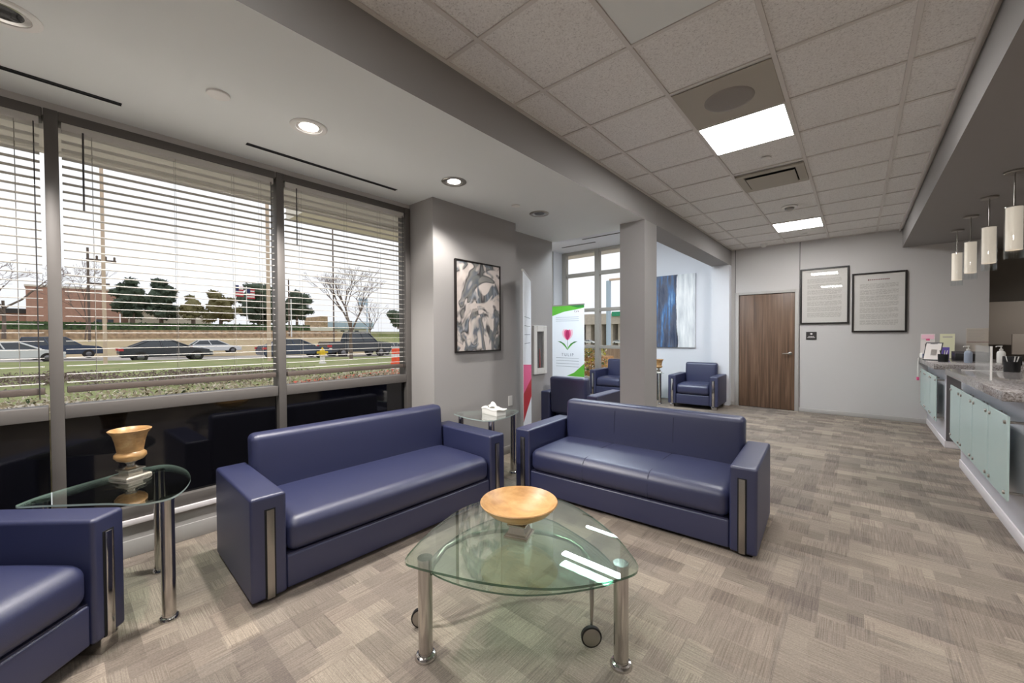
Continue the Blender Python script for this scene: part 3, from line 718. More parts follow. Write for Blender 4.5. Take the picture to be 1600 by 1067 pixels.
part('plate', 'sign_dark', t, lambda bm: bbox(bm, -.075, .075, -.008, 0, -.07, .07, .002, 1))
part('symbol', 'white_plastic', t, lambda bm: poly(bm, [(-.022, -.009, .035), (0, -.009, .05), (.024, -.009, .035), (0, -.009, .018)]), None, label='white diamond symbol')
part('lettering', 'white_plastic', t, lambda bm: [box(bm, x, x+.008, -.0095, -.008, z, z+.011) for z, n in ((-.018, 7), (-.036, 9)) for x in [(-n*.006+q*.012) for q in range(n)]], None, label='two lines of small white letters')
t = thing('wall_notice', 'tan paper notice on the far wall behind the reception counter', 'notice', (1.317, FW, 1.27))
part('board', 'office_cabinet', t, lambda bm: bbox(bm, -.107, .105, -.01, 0, -.17, .19, .002, 1))
part('print', 'print_grey', t, lambda bm: [box(bm, -.09, .08-random.random()*.05, -.0108, -.01, z, z+.004) for z in [-.15+.022*k for k in range(15)]], None)
part('divider', 'print_red', t, lambda bm: box(bm, -.107, .105, -.0112, -.01, -.012, -.006), None)
t = thing('outlet_cover', 'grey outlet plate low on the left wall behind the corner side table', 'outlet', (-3.11, 3.55, .62))
part('plate', 'white_metal', t, lambda bm: bbox(bm, 0, .006, -.037, .037, -.058, .058, .002, 1))
t = thing('extinguisher_cabinet', 'white metal fire extinguisher cabinet set in the grey wall behind the banner', 'extinguisher cabinet', (-3.34, 4.2, 0))
e0, e1 = atX(833, 550, -3.33), atX(853, 550, -3.33); zt_ = atX(843, 509, -3.33).z; zb_ = atX(843, 584, -3.33).z; ya, yb = e0.y-4.2, e1.y-4.2
part('frame', 'white_metal', t, lambda bm: [bbox(bm, *q, .002, 1) for q in ((0, .03, ya, ya+.07, zb_, zt_), (0, .03, yb-.07, yb, zb_, zt_), (0, .03, ya+.071, yb-.071, zb_, zb_+.08), (0, .03, ya+.071, yb-.071, zt_-.08, zt_))])
part('dark_interior', 'counter_dark', t, lambda bm: box(bm, .001, .004, ya+.05, yb-.05, zb_+.05, zt_-.05), None)
part('door_glass', 'clear_glass', t, lambda bm: box(bm, .022, .025, ya+.07, yb-.07, zb_+.08, zt_-.08), None)
o = thing('fire_extinguisher', 'dark red fire extinguisher behind the glass of the wall cabinet', 'fire extinguisher', (-3.3265, (e0.y+e1.y)/2, zb_+.09))
part('cylinder', 'red_print', o, lambda bm: lathe(bm, [(0, 0), (.008, 0), (.008, .16), (.007, .21), (.004, .24), (.004, .26), (0, .26)], n=20))
# ================================================================== banners
def rollup(name, label, loc, rz, wd, ht, deco, lean=0.):
    t = thing(name, label, 'banner', loc, rz)
    part('base', 'brushed', t, lambda bm: bbox(bm, -wd/2-.02, wd/2+.02, -.05, .09, 0, .085, .01))
    part('pole', 'brushed', t, lambda bm: tube(bm, [(0, .05, .08), (0, .03, ht-.01)], .008, 8))
    part('top_rail', 'brushed', t, lambda bm: bbox(bm, -wd/2-.003, wd/2+.003, -.006, .014, ht-.015, ht+.012, .003, 1))
    s = part('fabric', 'banner_white', t, lambda bm: [bbox(bm, -wd/2, wd/2, -.001, .001, .08, ht, .0004, 1)], None)
    deco(s, wd, ht); return t
def tulip(s, w, h):
    q = -.0022
    def flat(name, m, pts, z=q, label=None):
        part(name, m, s, lambda bm: poly(bm, [(x, z, y) for x, y in pts]), None, label)
    n = 14
    flat('green_band', 'green_print', [(-w/2, h-.01), (w/2, h-.01), (w/2, h-.07)] + [(w/2-w*k/n, h-.07-.10*(k/n)**.8-.14*max(0, k/n-.6)) for k in range(1, n+1)])
    flat('green_band', 'dark_green_print', [(w*.05, h-.012), (w/2, h-.012), (w/2, h-.06), (w*.3, h-.065)], q-.0004)
    flat('green_band', 'green_print', [(-.02, .52), (w*.2, .60), (w/2, .80), (w/2, .52)])
    zc = 1.33
    def petal(a, ln, wd2, m, z): 
        c, sn = math.cos(a), math.sin(a); pts = []
        for k in range(17):
            u = k/8 if k <= 8 else 2-k/8; ww = wd2*math.sin(PI*min(1, u*.93))**.8*(1 if k <= 8 else -1); x, y = ww, u*ln
            pts.append((x*c+y*sn, zc-.05+(-x*sn+y*c)))
        pts = pts[:-1]; flat('tulip_petal', m, pts, z)
    petal(-.42, .26, .07, 'pink_paper', q-.0004); petal(.42, .26, .07, 'pink_paper', q-.0005)
    petal(-.2, .24, .06, 'pink_print', q-.0008); petal(.2, .24, .06, 'pink_print', q-.0009); petal(0, .23, .05, 'deep_pink', q-.0014)
    flat('tulip_stem', 'dark_green_print', [(-.004, zc-.24), (.004, zc-.24), (.004, zc-.03), (-.004, zc-.03)])
    for sg in (-1, 1):
        flat('tulip_leaf', 'dark_green_print', [(0, zc-.26), (sg*.06, zc-.19), (sg*.14, zc-.12), (sg*.25, zc-.07), (sg*.17, zc-.075), (sg*.08, zc-.12), (sg*.02, zc-.19)], q-.0006)
        flat('tulip_leaf', 'green_print', [(0, zc-.25), (sg*.05, zc-.2), (sg*.12, zc-.135), (sg*.17, zc-.10), (sg*.09, zc-.135), (sg*.02, zc-.2)], q-.001)
    text_mesh('lettering', 'TULIP', .085, 'grey_text', s, (0, q-.001, zc-.36), (PI/2, 0, 0), space=1.5)
    text_mesh('lettering', 'Care', .06, 'print_red', s, (w*.28, q-.001, h-.14), (PI/2, 0, 0))
    part('small_print', 'grey_text', s, lambda bm: [box(bm, -w*.36, w*.34, q-.001, q, z, z+.006) for z in (h-.26, h-.30, h-.34, .90, .84, .78, .72)], None)
rollup('rollup_banner', 'white roll-up banner with a pink tulip and green bands, behind the dark armchair', (-4.67, 7.2, 0), 0, .82, 2.03, tulip)
def redban(s, w, h):
    part('red_band', 'red_print', s, lambda bm: poly(bm, [(-w/2, -.0022, .45), (w/2, -.0022, .62), (w/2, -.0022, .85), (-w/2, -.0022, .76)]), None)
    part('red_band', 'pink_print', s, lambda bm: poly(bm, [(-w/2, -.0022, .76), (w/2, -.0022, .85), (w/2, -.0022, 1.02), (-w/2, -.0022, 1.08)]), None)
    part('small_print', 'grey_text', s, lambda bm: [box(bm, -w*.36, w*.34, -.003, -.0022, z, z+.006) for z in (1.3, 1.4, 1.5, 1.6)], None)
rollup('rollup_banner', 'roll-up banner seen almost edge on, white above red, standing against the grey wall', (-2.93, 3.66, 0), math.radians(122), .80, 2.10, redban)
# ================================================================== reception
def counter(label, y0, y1, nP, top_y0):
    t = thing('reception_counter', label, 'counter', (0, 0, 0), 0, 'reception counters')
    part('body', 'counter_body', t, lambda bm: bbox(bm, .82, 1.42, y0, y1, .085, .955, .004))
    part('toe_kick', 'kick_paint', t, lambda bm: bbox(bm, .812, 1.40, y0-.0, y1, 0, .085, .004), label='white toe kick')
    part('countertop', 'granite', t, lambda bm: bbox(bm, .705, 1.47, top_y0, y1+.0, .957, 1.02, .006), label='speckled granite top')
    return t
def panels(t, ys):
    for a, b in zip(ys, ys[1:]):
        p = part('glass_panel', 'teal_glass', t, lambda bm: bbox(bm, .742, .752, a+.008, b-.008, .30, .855, .002, 1), label='frosted teal glass panel')
        for y in (a+.06, b-.06):
            for z in (.345, .81):
                def so_(bm):
                    q = bmesh.new(); lathe(q, [(0, 0), (.011, 0), (.013, .004), (.013, .014), (.009, .014), (.009, .09), (0, .09)], n=14)
                    merge(bm, q, Matrix.Translation((.732, y, z)) @ Matrix.Rotation(PI/2, 4, 'Y'))
                part('standoff', 'brushed', p, so_)
near = counter('nearer reception counter at the right photo edge with four frosted panels', 3.99, 6.16, 4, 3.985)
panels(near, [4.04, 4.56, 5.10, 5.63, 6.16])
far_c = counter('farther reception counter in the corner by the far wall, brochures on top', 7.08, FW-.01, 3, 7.0)
panels(far_c, [7.15, 7.68, 8.22, 8.75])
part('end_panel', 'counter_dark', far_c, lambda bm: box(bm, .822, 1.42, 7.068, 7.08, .09, .955), None, label='dark grey end panel')
bm = bmesh.new(); box(bm, 1.36, 1.40, 6.165, 7.06, 0, .92); 
o = finish('counter_gate', bm, 'counter_dark', None, None); tag(o, 'dark grey gate panel set back between the two counters', 'gate')
# things on the counters
t = thing('sneeze_guard', 'clear upright guard pane with pale edge on the nearer counter', 'guard', (.80, 4.86, 1.02))
part('pane', 'acrylic', t, lambda bm: box(bm, 0, .005, 0, .55, 0, .27), None)
part('edge_post', 'white_plastic', t, lambda bm: box(bm, -.003, .008, -.008, .0, 0, .27), None)
def bottle(label, x, y, body, z=1.02):
    t = thing('pump_bottle', label, 'pump bottle', (x, y, z), .4, 'hand sanitizer pump bottles')
    part('bottle', body, t, lambda bm: lathe(bm, [(0, 0), (.034, 0), (.037, .01), (.037, .12), (.03, .14), (.014, .152), (.014, .16), (0, .16)], n=28))
    part('pump', 'white_plastic', t, lambda bm: (lathe(bm, [(.017, .155), (.017, .172), (.006, .176), (.006, .2), (.012, .203), (.012, .212), (0, .214)], n=18), tube(bm, [(0, 0, .207), (-.045, 0, .205), (-.05, 0, .195)], .005, 8)))
bottle('clear sanitizer pump bottle on the farther counter, below the tan wall notice', 1.06, 7.55, 'clear_liquid')
bottle('white pump bottle rising behind the dark things on the counter, right of the guard pane', 1.36, 7.75, 'white_plastic')
def holder(label, x, y, s=1., m='black_plastic', cat='pen holder'):
    t = thing('pen_holder', label, cat, (x, y, 1.02), 0)
    part('cup', m, t, lambda bm: lathe(bm, [(0, 0), (.04*s, 0), (.042*s, .1), (.038*s, .1), (.036*s, .006), (0, .006)], n=24))
    for k in range(5):
        a = k*1.25; part('pen', 'black_plastic' if k % 2 else 'white_plastic', t, lambda bm: tube(bm, [(.01*math.cos(a), .01*math.sin(a), .008), (.032*s*math.cos(a), .032*s*math.sin(a), .15)], .004, 8))
holder('black pen holder full of pens beside the slanted clipboard on the farther counter', .85, 7.6, 1.2)
holder('black mesh pen cup on the nearer counter left of the guard pane', 1.12, 6.0, 1.3)
def gadget(name, label, cat, x0, x1, y0, y1, h, m='black_plastic', kids=None):
    t = thing(name, label, cat, ((x0+x1)/2, (y0+y1)/2, 1.02)); hx, hy = (x1-x0)/2, (y1-y0)/2
    part('body', m, t, lambda bm: bbox(bm, -hx, hx, -hy, hy, 0, h, .006)); return t, hx, hy
t, hx, hy = gadget('desk_phone', 'black desk phone right of the guard pane on the nearer counter', 'phone', 1.18, 1.42, 5.55, 5.85, .06)
part('handset', 'black_plastic', t, lambda bm: soft(bm, (-.11, -.13, .05), (-.05, .13, .09), .018, (2, 6, 1)))
part('screen', 'black_glass', t, lambda bm: box(bm, 0, .1, -.02, .1, .05, .055), None)
t, hx, hy = gadget('document_scanner', 'black box-shaped machine on the nearer counter at the right photo edge', 'machine', 1.16, 1.45, 4.75, 5.3, .09)
part('paper_tray', 'white_plastic', t, lambda bm: box(bm, -.12, .12, -.1, .16, .12, .126), None)
t, hx, hy = gadget('card_terminal', 'small black card terminal left of the black mesh pen cup', 'terminal', 1.3, 1.42, 7.2, 7.36, .10)
part('keypad', 'counter_dark', t, lambda bm: box(bm, -.05, .05, -.06, .06, .07, .074), None)
t, hx, hy = gadget('tray', 'black plastic tray behind the pens on the farther counter', 'tray', 1.0, 1.3, 7.95, 8.25, .10)
part('rim', 'counter_dark', t, lambda bm: [box(bm, -hx, hx, -hy, -hy+.01, .1, .12), box(bm, -hx, hx, hy-.01, hy, .1, .12)], None)
bm = bmesh.new(); bbox(bm, .80, 1.18, 6.0, 6.03, 1.0205, 1.024, .0005, 1); o = finish('paper_sheet', bm, 'white_plastic', None, None)
tag(o, 'white paper sheet lying at the left end of the nearer counter', 'paper')
def stand(name, label, cat, x, y, w, h, m, tilt=-.25, z=1.024, rz=-.2, deco=None):
    t = thing(name, label, cat, (x, y, z), rz); ct, st = math.cos(tilt), math.sin(tilt)
    def P3(u, d, v): return (u, d*ct-v*st, d*st+v*ct)
    def brd(bm):
        q = bmesh.new(); box(q, -w/2, w/2, -.004, .004, 0, h); merge(bm, q, Matrix.Rotation(tilt, 4, 'X'))
    b = part('board', m, t, brd, None)
    if deco:
        for (n, mm, u0, u1, v0, v1) in deco:
            def dd(bm):
                q = bmesh.new(); box(q, u0*w, u1*w, -.006, -.0042, v0*h, v1*h); merge(bm, q, Matrix.Rotation(tilt, 4, 'X'))
            part(n, mm, b, dd, None)
    part('foot', 'acrylic', t, lambda bm: box(bm, -w/2, w/2, -.01, .08, 0, .004), None)
    return t
stand('clipboard', 'slanted clipboard with a printed white sheet and dark clip on the farther counter', 'clipboard', .77, 7.9, .17, .27, 'black_plastic', -.5, rz=-.35, deco=[('sheet', 'paper', -.44, .44, .03, .95), ('clip', 'counter_dark', -.2, .2, .9, .97), ('photo', 'print_grey', -.1, .25, .25, .6)])
stand('flyer_stand', 'pink and white flyer standing upright, leftmost of the two tall flyers', 'flyer', .80, 8.62, .15, .36, 'paper', -.12, deco=[('pink_heading', 'pink_paper', -.45, .45, .78, .97), ('heart', 'pink_print', -.12, .15, .72, .8)])
stand('flyer_stand', 'cream flyer standing upright behind the clipboard', 'flyer', 1.0, 8.62, .15, .36, 'cream_print', -.12, deco=[('heading', 'print_grey', -.3, .35, .85, .89)])
stand('photo_flyer', 'flyer with a brown portrait photo and blue band beside the clipboard', 'flyer', .79, 8.2, .16, .24, 'paper', -.15, deco=[('portrait', 'skin_print', -.2, .25, .45, .9), ('blue_band', 'blue_print', -.48, .48, .05, .3), ('hair', 'bark', -.35, -.05, .5, .92)])
stand('purple_card', 'small purple card leaning behind the clipboard', 'card', .92, 8.33, .14, .17, 'purple_print', -.2)
bm = bmesh.new(); soft(bm, (.715, 8.42, 1.021), (.80, 8.54, 1.10), .02, (3, 3, 3), lambda u, v, w: (.008*math.sin(5*v), .008*math.sin(4*u+w), 0))
o = finish('napkin_stack', bm, 'tissue', None, 70); tag(o, 'crumpled white paper bundle at the front corner of the farther counter', 'paper')
t = thing('hanging_ribbon', 'thin white strap with pink end hanging down the farther counter front', 'ribbon', (.694, 8.45, .70))
part('strap', 'white_plastic', t, lambda bm: tube(bm, [(0, .0, .33), (-.006, 0, .15), (-.004, .02, .03)], .008, 8))
part('tip', 'pink_print', t, lambda bm: soft(bm, (-.018, 0, -.01), (.012, .04, .04), .01, (2, 2, 2)))
# office back wall units
for k in range(3):
    x = 1.5+k*.78
    t = thing('wall_cabinet', ['beige wall cabinet on the office back wall, leftmost', 'beige wall cabinet on the office back wall, middle', 'beige wall cabinet on the office back wall, rightmost'][k], 'cabinet', (x, 10.1, 1.2), 0, 'office wall cabinets')
    part('body', 'office_cabinet', t, lambda bm: bbox(bm, 0, .77, -.32, 0, 0, .68, .003))
    part('door', 'office_cabinet', t, lambda bm: bbox(bm, .005, .765, -.34, -.322, .01, .67, .003))
t = thing('desk_monitor', 'pale desk monitor in the office behind the counter', 'monitor', (2.0, 9.4, .95))
part('screen', 'office_cabinet', t, lambda bm: bbox(bm, -.25, .25, -.02, .02, .12, .42, .005)); part('stand', 'white_plastic', t, lambda bm: (box(bm, -.03, .03, 0, .03, 0, .2), box(bm, -.12, .12, -.08, .08, 0, .012)), None)
t = thing('office_desk', 'grey office desk behind the reception counter', 'desk', (2.1, 9.5, 0))
part('desk_top', 'counter_body', t, lambda bm: bbox(bm, -.6, 1.2, -.3, .3, .91, .95, .004)); part('side_panel', 'counter_dark', t, lambda bm: box(bm, -.58, -.55, -.28, .28, 0, .91), None); part('side_panel', 'counter_dark', t, lambda bm: box(bm, 1.15, 1.18, -.28, .28, 0, .91), None)
# pendants
pend = None
plab = ['pendant lamp at the right photo edge, nearest and largest of the row', 'second nearest pendant lamp in the row over the counter', 'third pendant lamp in the row over the counter', 'farthest and smallest looking pendant lamp in the row']
for k, y in enumerate((5.26, 6.10, 6.95, 7.78)):
    if pend is None:
        pend = t = thing('pendant_lamp', plab[0], 'pendant lamp', (.983, y, S), 0, 'glass pendant lamps over the counter')
        part('ceiling_plate', 'brushed', t, lambda bm: lathe(bm, [(0, -.018), (.055, -.018), (.062, -.012), (.062, 0)], n=36))
        part('rod', 'brushed', t, lambda bm: tube(bm, [(0, 0, -.015), (0, 0, -.31)], .005, 10))
        part('outer_glass', 'clear_glass', t, lambda bm: (lathe(bm, [(.055, -.725), (.055, -.29)], n=36), lathe(bm, [(.051, -.29), (.051, -.725)], n=36)))
        part('inner_shade', 'pendant_white', t, lambda bm: lathe(bm, [(0, -.30), (.048, -.30), (.048, -.655), (.045, -.655), (.045, -.31)], n=36), label='frosted white inner cylinder')
        part('cap', 'brushed', t, lambda bm: lathe(bm, [(0, -.285), (.02, -.288), (.05, -.296), (.056, -.30), (.05, -.302), (0, -.302)], n=30))
    else: dup(pend, (.983, y, S), 0, plab[k])
exec_ext = True
# ================================================================== outdoors
def gz(X, Y):
    """ground height"""
    base = -.10-.030*max(-10, min(Y, 45))
    if X > -6: return -.12
    if X > -14: return -.12+(base+.12)*(-6-X)/8
    if X > -45: return base-.0
    if X > -52: return base+(1.25-base)*(-45-X)/7
    return 1.25+(X < -53)*.75
bm = bmesh.new(); gx = [-3.75, -6, -9, -14, -20, -26, -32, -35, -35.01, -40, -45, -46, -48, -50, -52, -53, -53.05, -60, -80, -120, -400]; gy = [-60, -30, -15, -8, 0, 5, 10, 15, 20, 26, 34, 45, 70, 120, 300]
g = [[bm.verts.new((x, y, gz(x, y)+(.12 if -35 <= x <= -20 else 0))) for y in gy] for x in gx]
for i in range(len(gx)-1):
    for j in range(len(gy)-1):
        f = bm.faces.new((g[i][j], g[i+1][j], g[i+1][j+1], g[i][j+1])); xm = (gx[i]+gx[i+1])/2
        f.material_index = 1 if -35 > xm > -45 else (2 if xm < -45 else 0)
        if xm < -45 and gy[j] > 24: f.material_index = 0
        if xm > -14: f.material_index = 3
o = finish('ground', bm, None, None, None, mats=['grass', 'asphalt', 'dry_grass', 'concrete']); o['kind'] = 'structure'
bm = bmesh.new(); bm2 = [[x, y] for x in (-60,) for y in (0,)]
v = [bm.verts.new(p) for p in ((-3.75, 9.2, -.15), (40, 9.2, -.15), (60, 300, -.9), (-3.75, 300, -.9))]; bm.faces.new(v)
o = finish('ground_front', bm, 'asphalt', None, None); o['kind'] = 'structure'
# canopy of the building over the windows
bm = bmesh.new(); box(bm, -4.88, -3.73, -4, 4.5, 2.9, 3.3); box(bm, -4.95, -4.88, -4, 4.5, 2.88, 3.35); o = finish('eave', bm, 'canopy_paint', None, None); o['kind'] = 'structure'
bm = bmesh.new(); box(bm, -13.45, -10.6, 4.83, 9.6, 5.0, 5.6)
o = finish('entrance_canopy', bm, 'canopy_light', None, None); tag(o, 'beige flat canopy roof seen through the top of the right blind', 'canopy')
part('canopy_post', 'canopy_paint', o, lambda bm: box(bm, -13.0, -12.7, 9.2, 9.5, -.5, 5.0), None)
bm = bmesh.new(); box(bm, -7.5, -2, 9.1, 9.75, 3.55, 3.9); o = finish('eave_front', bm, 'canopy_paint', None, None); o['kind'] = 'structure'
# low shrubs right outside the window
def leaves(bm, n, fn, s, flat=.0):
    for _ in range(n):
        c = Vector(fn()); a = Vector((random.gauss(0, 1), random.gauss(0, 1), random.gauss(0, 1))).normalized(); b = a.cross(Vector((random.gauss(0, 1), random.gauss(0, 1), random.gauss(0, 1)))).normalized()
        ss = s*random.uniform(.6, 1.3); poly(bm, [c-a*ss, c-b*ss*.45, c+a*ss, c+b*ss*.45])
for k, (ya_, yb_, lab) in enumerate(((-2.2, 2.14, 'pale leafy hedge under the left and middle windows outside'), (2.2, 5.4, 'pale leafy hedge outside the right window'))):
    bm = bmesh.new(); box(bm, -5.65, -4.75, ya_, yb_, -.12, .76)
    o = finish('window_hedge', bm, 'leaf_base', None, None); tag(o, lab, 'hedge', 'low hedges along the window wall', 'stuff')
    for mm in ('leaf_pale', 'leaf_olive', 'leaf_hedge'):
        part('foliage', mm, o, lambda bm: leaves(bm, 7000 if mm == 'leaf_pale' else 500, lambda: (random.uniform(-5.75, -4.7), random.uniform(ya_+.03, yb_-.03), random.uniform(.66, .85+.05*math.sin(3*random.random()))), .021), None)
bm = bmesh.new()
def tw():
    c = random.choice(CL); return (c[0]+random.gauss(0, .45), c[1]+random.gauss(0, .5), gz(c[0], c[1])+random.uniform(0, .32))
CL = [(random.uniform(-21, -15.8), random.uniform(-3.5, 7)) for _ in range(46)]
leaves(bm, 9000, tw, .05); o = finish('ground_cover', bm, 'twig', None, None); tag(o, 'grey brown leafless ground cover between the grass strip and the window hedge', 'shrubs', kind='stuff')
# stone retaining wall + clipped hedge far across the road
bm = bmesh.new(); box(bm, -53.2, -52.6, -30, 25, .6, 2.08); o = finish('stone_wall', bm, 'stone', None, None); tag(o, 'low tan stone retaining wall across the road', 'wall')
bm = bmesh.new(); box(bm, -55.2, -53.8, -28, 22, 1.9, 2.8); o = finish('clipped_hedge', bm, 'leaf_hedge', None, None); tag(o, 'long dark green clipped hedge above the stone wall', 'hedge', kind='stuff')
part('foliage', 'leaf_dark', o, lambda bm: leaves(bm, 1800, lambda: (-53.75, random.uniform(-28, 22), random.uniform(1.95, 2.85)), .12), None)
# brick building
X0 = -64
t = thing('brick_building', 'flat-roofed salmon brick building behind the hedge, left of the dark trees', 'building', (X0, 0, 1.9))
a, b = atX(40, 455, X0), atX(186, 455, X0); zr = b.z-1.9
part('wall', 'brick', t, lambda bm: box(bm, -12, 0, a.y, b.y, 0, zr), None)
part('roof_edge', 'canopy_light', t, lambda bm: box(bm, -12.1, .1, a.y-.1, b.y+.1, zr, zr+.18), None)
part('low_wing', 'brick', t, lambda bm: box(bm, -12, -1, a.y-8, a.y, 0, zr*.42), None)
part('wing_roof', 'sign_dark', t, lambda bm: box(bm, -12.2, -.7, a.y-8.2, a.y, zr*.42, zr*.52), None)
for px in (150, 168): part('window', 'car_glass', t, lambda bm: box(bm, 0, .05, atX(px, 490, X0).y, atX(px+9, 490, X0).y, .3, 1.5), None)
t = thing('cream_building', 'low cream building behind the dark evergreen trees', 'building', (-66, 0, 1.9))
part('wall', 'canopy_light', t, lambda bm: box(bm, -8, 0, atX(200, 490, -66).y, atX(330, 490, -66).y, 0, 2.6), None); part('roof', 'canopy_paint', t, lambda bm: box(bm, -8.2, .2, atX(198, 490, -66).y, atX(332, 490, -66).y, 2.6, 2.85), None)
t = thing('tan_building', 'distant tan building with stepped roof right of the middle window frame', 'building', (-80, 0, .5))
part('wall', 'canopy_paint', t, lambda bm: box(bm, -8, 0, atX(498, 500, -80).y, atX(522, 500, -80).y, 0, 2.6), None); part('roof', 'stone', t, lambda bm: prism(bm, [(-8, atX(502, 500, -80).y), (0, atX(502, 500, -80).y), (0, atX(512, 500, -80).y), (-8, atX(512, 500, -80).y)], 2.6, 4.8), None)
t = thing('pale_building', 'distant pale blue-grey shop building behind the bare roadside tree', 'building', (-85, 0, .4))
part('wall', 'canopy_light', t, lambda bm: box(bm, -8, 0, atX(528, 500, -85).y, atX(578, 500, -85).y, 0, 2.6), None); part('roof', 'sign_blue', t, lambda bm: box(bm, -8.5, .5, atX(526, 500, -85).y, atX(582, 500, -85).y, 2.6, 4.2), None)
for px in (532, 543, 554): part('window', 'car_glass', t, lambda bm: box(bm, 0, .06, atX(px, 500, -85).y, atX(px+6, 500, -85).y, .6, 2.2), None)
# evergreen trees
def evergreen(label, px, w, ytop, ybase, X, m='leaf_dark', seed=1, blobs=34, trunk=True):
    rnd = random.Random(seed); base = atX(px, ybase, X); top = atX(px, ytop, X); wid = abs(atX(px+w/2, 480, X).y-atX(px-w/2, 480, X).y)/2; hh = top.z-base.z
    t = thing('evergreen_tree', label, 'tree', (X, base.y, base.z), 0, 'trees across the road')
    if trunk: part('trunk', 'bark', t, lambda bm: tube(bm, [(0, 0, -.3), (0, .05, hh*.5)], [.22, .14], 8))
    def crown(bm):
        q = bmesh.new(); bmesh.ops.create_icosphere(q, subdivisions=3, radius=1.)
        for v in q.verts: v.co = Vector((v.co.x*wid*.62, v.co.y*wid*.68, v.co.z*hh*.3))*rnd.uniform(.86, 1.12)
        merge(bm, q, Matrix.Translation((0, 0, hh*.54)))
        for k in range(blobs):
            a = rnd.uniform(0, 2*PI); r = rnd.uniform(0, .8)**.6; z = rnd.uniform(.16, .9); sc = 1.15-.75*abs(z-.35)
            c = Vector((math.cos(a)*r*wid*sc, math.sin(a)*r*wid*sc, z*hh)); R_ = rnd.uniform(.2, .34)*wid*1.1
            q = bmesh.new(); bmesh.ops.create_icosphere(q, subdivisions=2, radius=R_)
            for v in q.verts: v.co *= rnd.uniform(.78, 1.18); v.co.z *= .75
            merge(bm, q, Matrix.Translation(c))
            for _ in range(60):
                d = Vector((rnd.gauss(0, 1), rnd.gauss(0, 1), rnd.gauss(0, 1))).normalized(); p = c+Vector((d.x, d.y, d.z*.75))*R_*rnd.uniform(.95, 1.25); s = .22
                e1_ = Vector((rnd.gauss(0, 1), rnd.gauss(0, 1), rnd.gauss(0, 1))).normalized(); e2_ = d.cross(e1_)
                poly(bm, [p-e1_*s, p-e2_*s*.5, p+e1_*s, p+e2_*s*.5])
    part('crown', m, t, crown, None)
evergreen('dark spreading evergreen tree right of the brick building', 207, 62, 430, 506, -58, seed=1)
evergreen('dark evergreen tree, second right of the brick building', 252, 54, 433, 506, -64, seed=2)
evergreen('low olive tree in the gap right of the dark pair', 302, 40, 459, 506, -57, 'leaf_olive', seed=3, blobs=18)
evergreen('brownish low tree left of the flagpoles', 345, 56, 455, 508, -60, 'leaf_olive', seed=4, blobs=20)
evergreen('large dark round evergreen tree behind the flagpoles', 405, 76, 438, 510, -62, seed=5, blobs=34)
evergreen('dark evergreen tree right of the middle window frame', 464, 46, 452, 508, -68, seed=6)
evergreen('dark bushy tree at the far right of the window view', 622, 36, 482, 512, -70, seed=7, blobs=16)
# bare trees
def bare(label, px, ybase, ytop, X, seed, spread=.55, levels=6, group='leafless roadside trees', lean=0., thick=.016):
    rnd = random.Random(seed); base = atX(px, ybase, X); top = atX(px, ytop, X); hh = top.z-base.z; rt = hh*thick
    t = thing('bare_tree', label, 'tree', (X, base.y, base.z-.05), 0, group)
    br = []; tw = []
    def grow(p, d, L, r, lv):
        q = p+d*L*.5+Vector((rnd.gauss(0, .03), rnd.gauss(0, .03), 0))*L; e = p+d*L
        (br if lv > 1 else tw).append(([p, q, e], [r, r*.82, r*.62]))
        if lv == 0: return
        for k in range(rnd.choice((2, 3, 3)) if lv < levels else 4):
            nd = (d+Vector((rnd.gauss(0, spread), rnd.gauss(0, spread), rnd.gauss(.05, spread*.5)))).normalized(); nd.z = max(nd.z, -.05)
            grow(p+d*L*rnd.uniform(.6, 1.), nd.normalized(), L*rnd.uniform(.6, .78), r*.56, lv-1)
    grow(Vector((0, 0, 0)), Vector((0, lean, 1)).normalized(), hh*.34, rt, levels)
    part('trunk', 'bark', t, lambda bm: [tube(bm, p, r, 6, False) for p, r in br], None); part('twigs', 'twig', t, lambda bm: [tube(bm, p, [max(.008, x) for x in r], 3, False) for p, r in tw], None)
bare('leafless tree at the left photo edge', 6, 528, 352, -38, 11, .5)
bare('leafless tree filling the right window, growing by the road', 549, 560, 385, -31, 12, .42)
bare('small leafless tree beside the wooden utility pole', 133, 530, 385, -50, 13, .4, 5, thick=.008)
bare('small leafless tree right of the roadside tree, partly behind it', 578, 540, 450, -50, 14, .45, 5, thick=.012)
def pole(name, label, cat, px, y0, y1, X, wpx, m, kids=None):
    a, b = atX(px, y0, X), atX(px, y1, X); r = abs(atX(px+wpx/2, y0, X).y-atX(px-wpx/2, y0, X).y)/2
    t = thing(name, label, cat, (X, a.y, a.z-.1)); h = b.z-a.z
    part('shaft', m, t, lambda bm: tube(bm, [(0, 0, 0), (0, 0, h)], [r, r*.85], 12))
    if kids: kids(t, h, r)
    return t
def cross(t, h, r):
    part('crossarm', 'pole_wood', t, lambda bm: (box(bm, -.06, .06, -.1, 1.6, h-1.0, h-.85), box(bm, -.06, .06, -.1, 1.2, h-2.9, h-2.75)), None)
    for k, y in enumerate((.5, 1.0, 1.5)): part('insulator', 'pole_wood', t, lambda bm: lathe(bm, [(0, 0), (.07, 0), (.07, .25), (0, .3)], (0, y, h-.85), 8))
pole('utility_pole', 'dark wooden utility pole with short crossarms near the brick building', 'pole', 140, 532, 385, -46, 5, 'pole_wood', cross)
pole('street_light_pole', 'tall tan concrete pole seen in the middle of the left window', 'pole', 165, 575, 215, -30, 7, 'pole_tan')
pole('street_light_pole', 'tall tan concrete pole just left of the middle window frame', 'pole', 421, 565, 290, -30, 6.5, 'pole_tan')
pole('utility_pole', 'thin dark pole left of the leafless roadside tree', 'pole', 522, 548, 350, -47, 2.2, 'pole_wood')
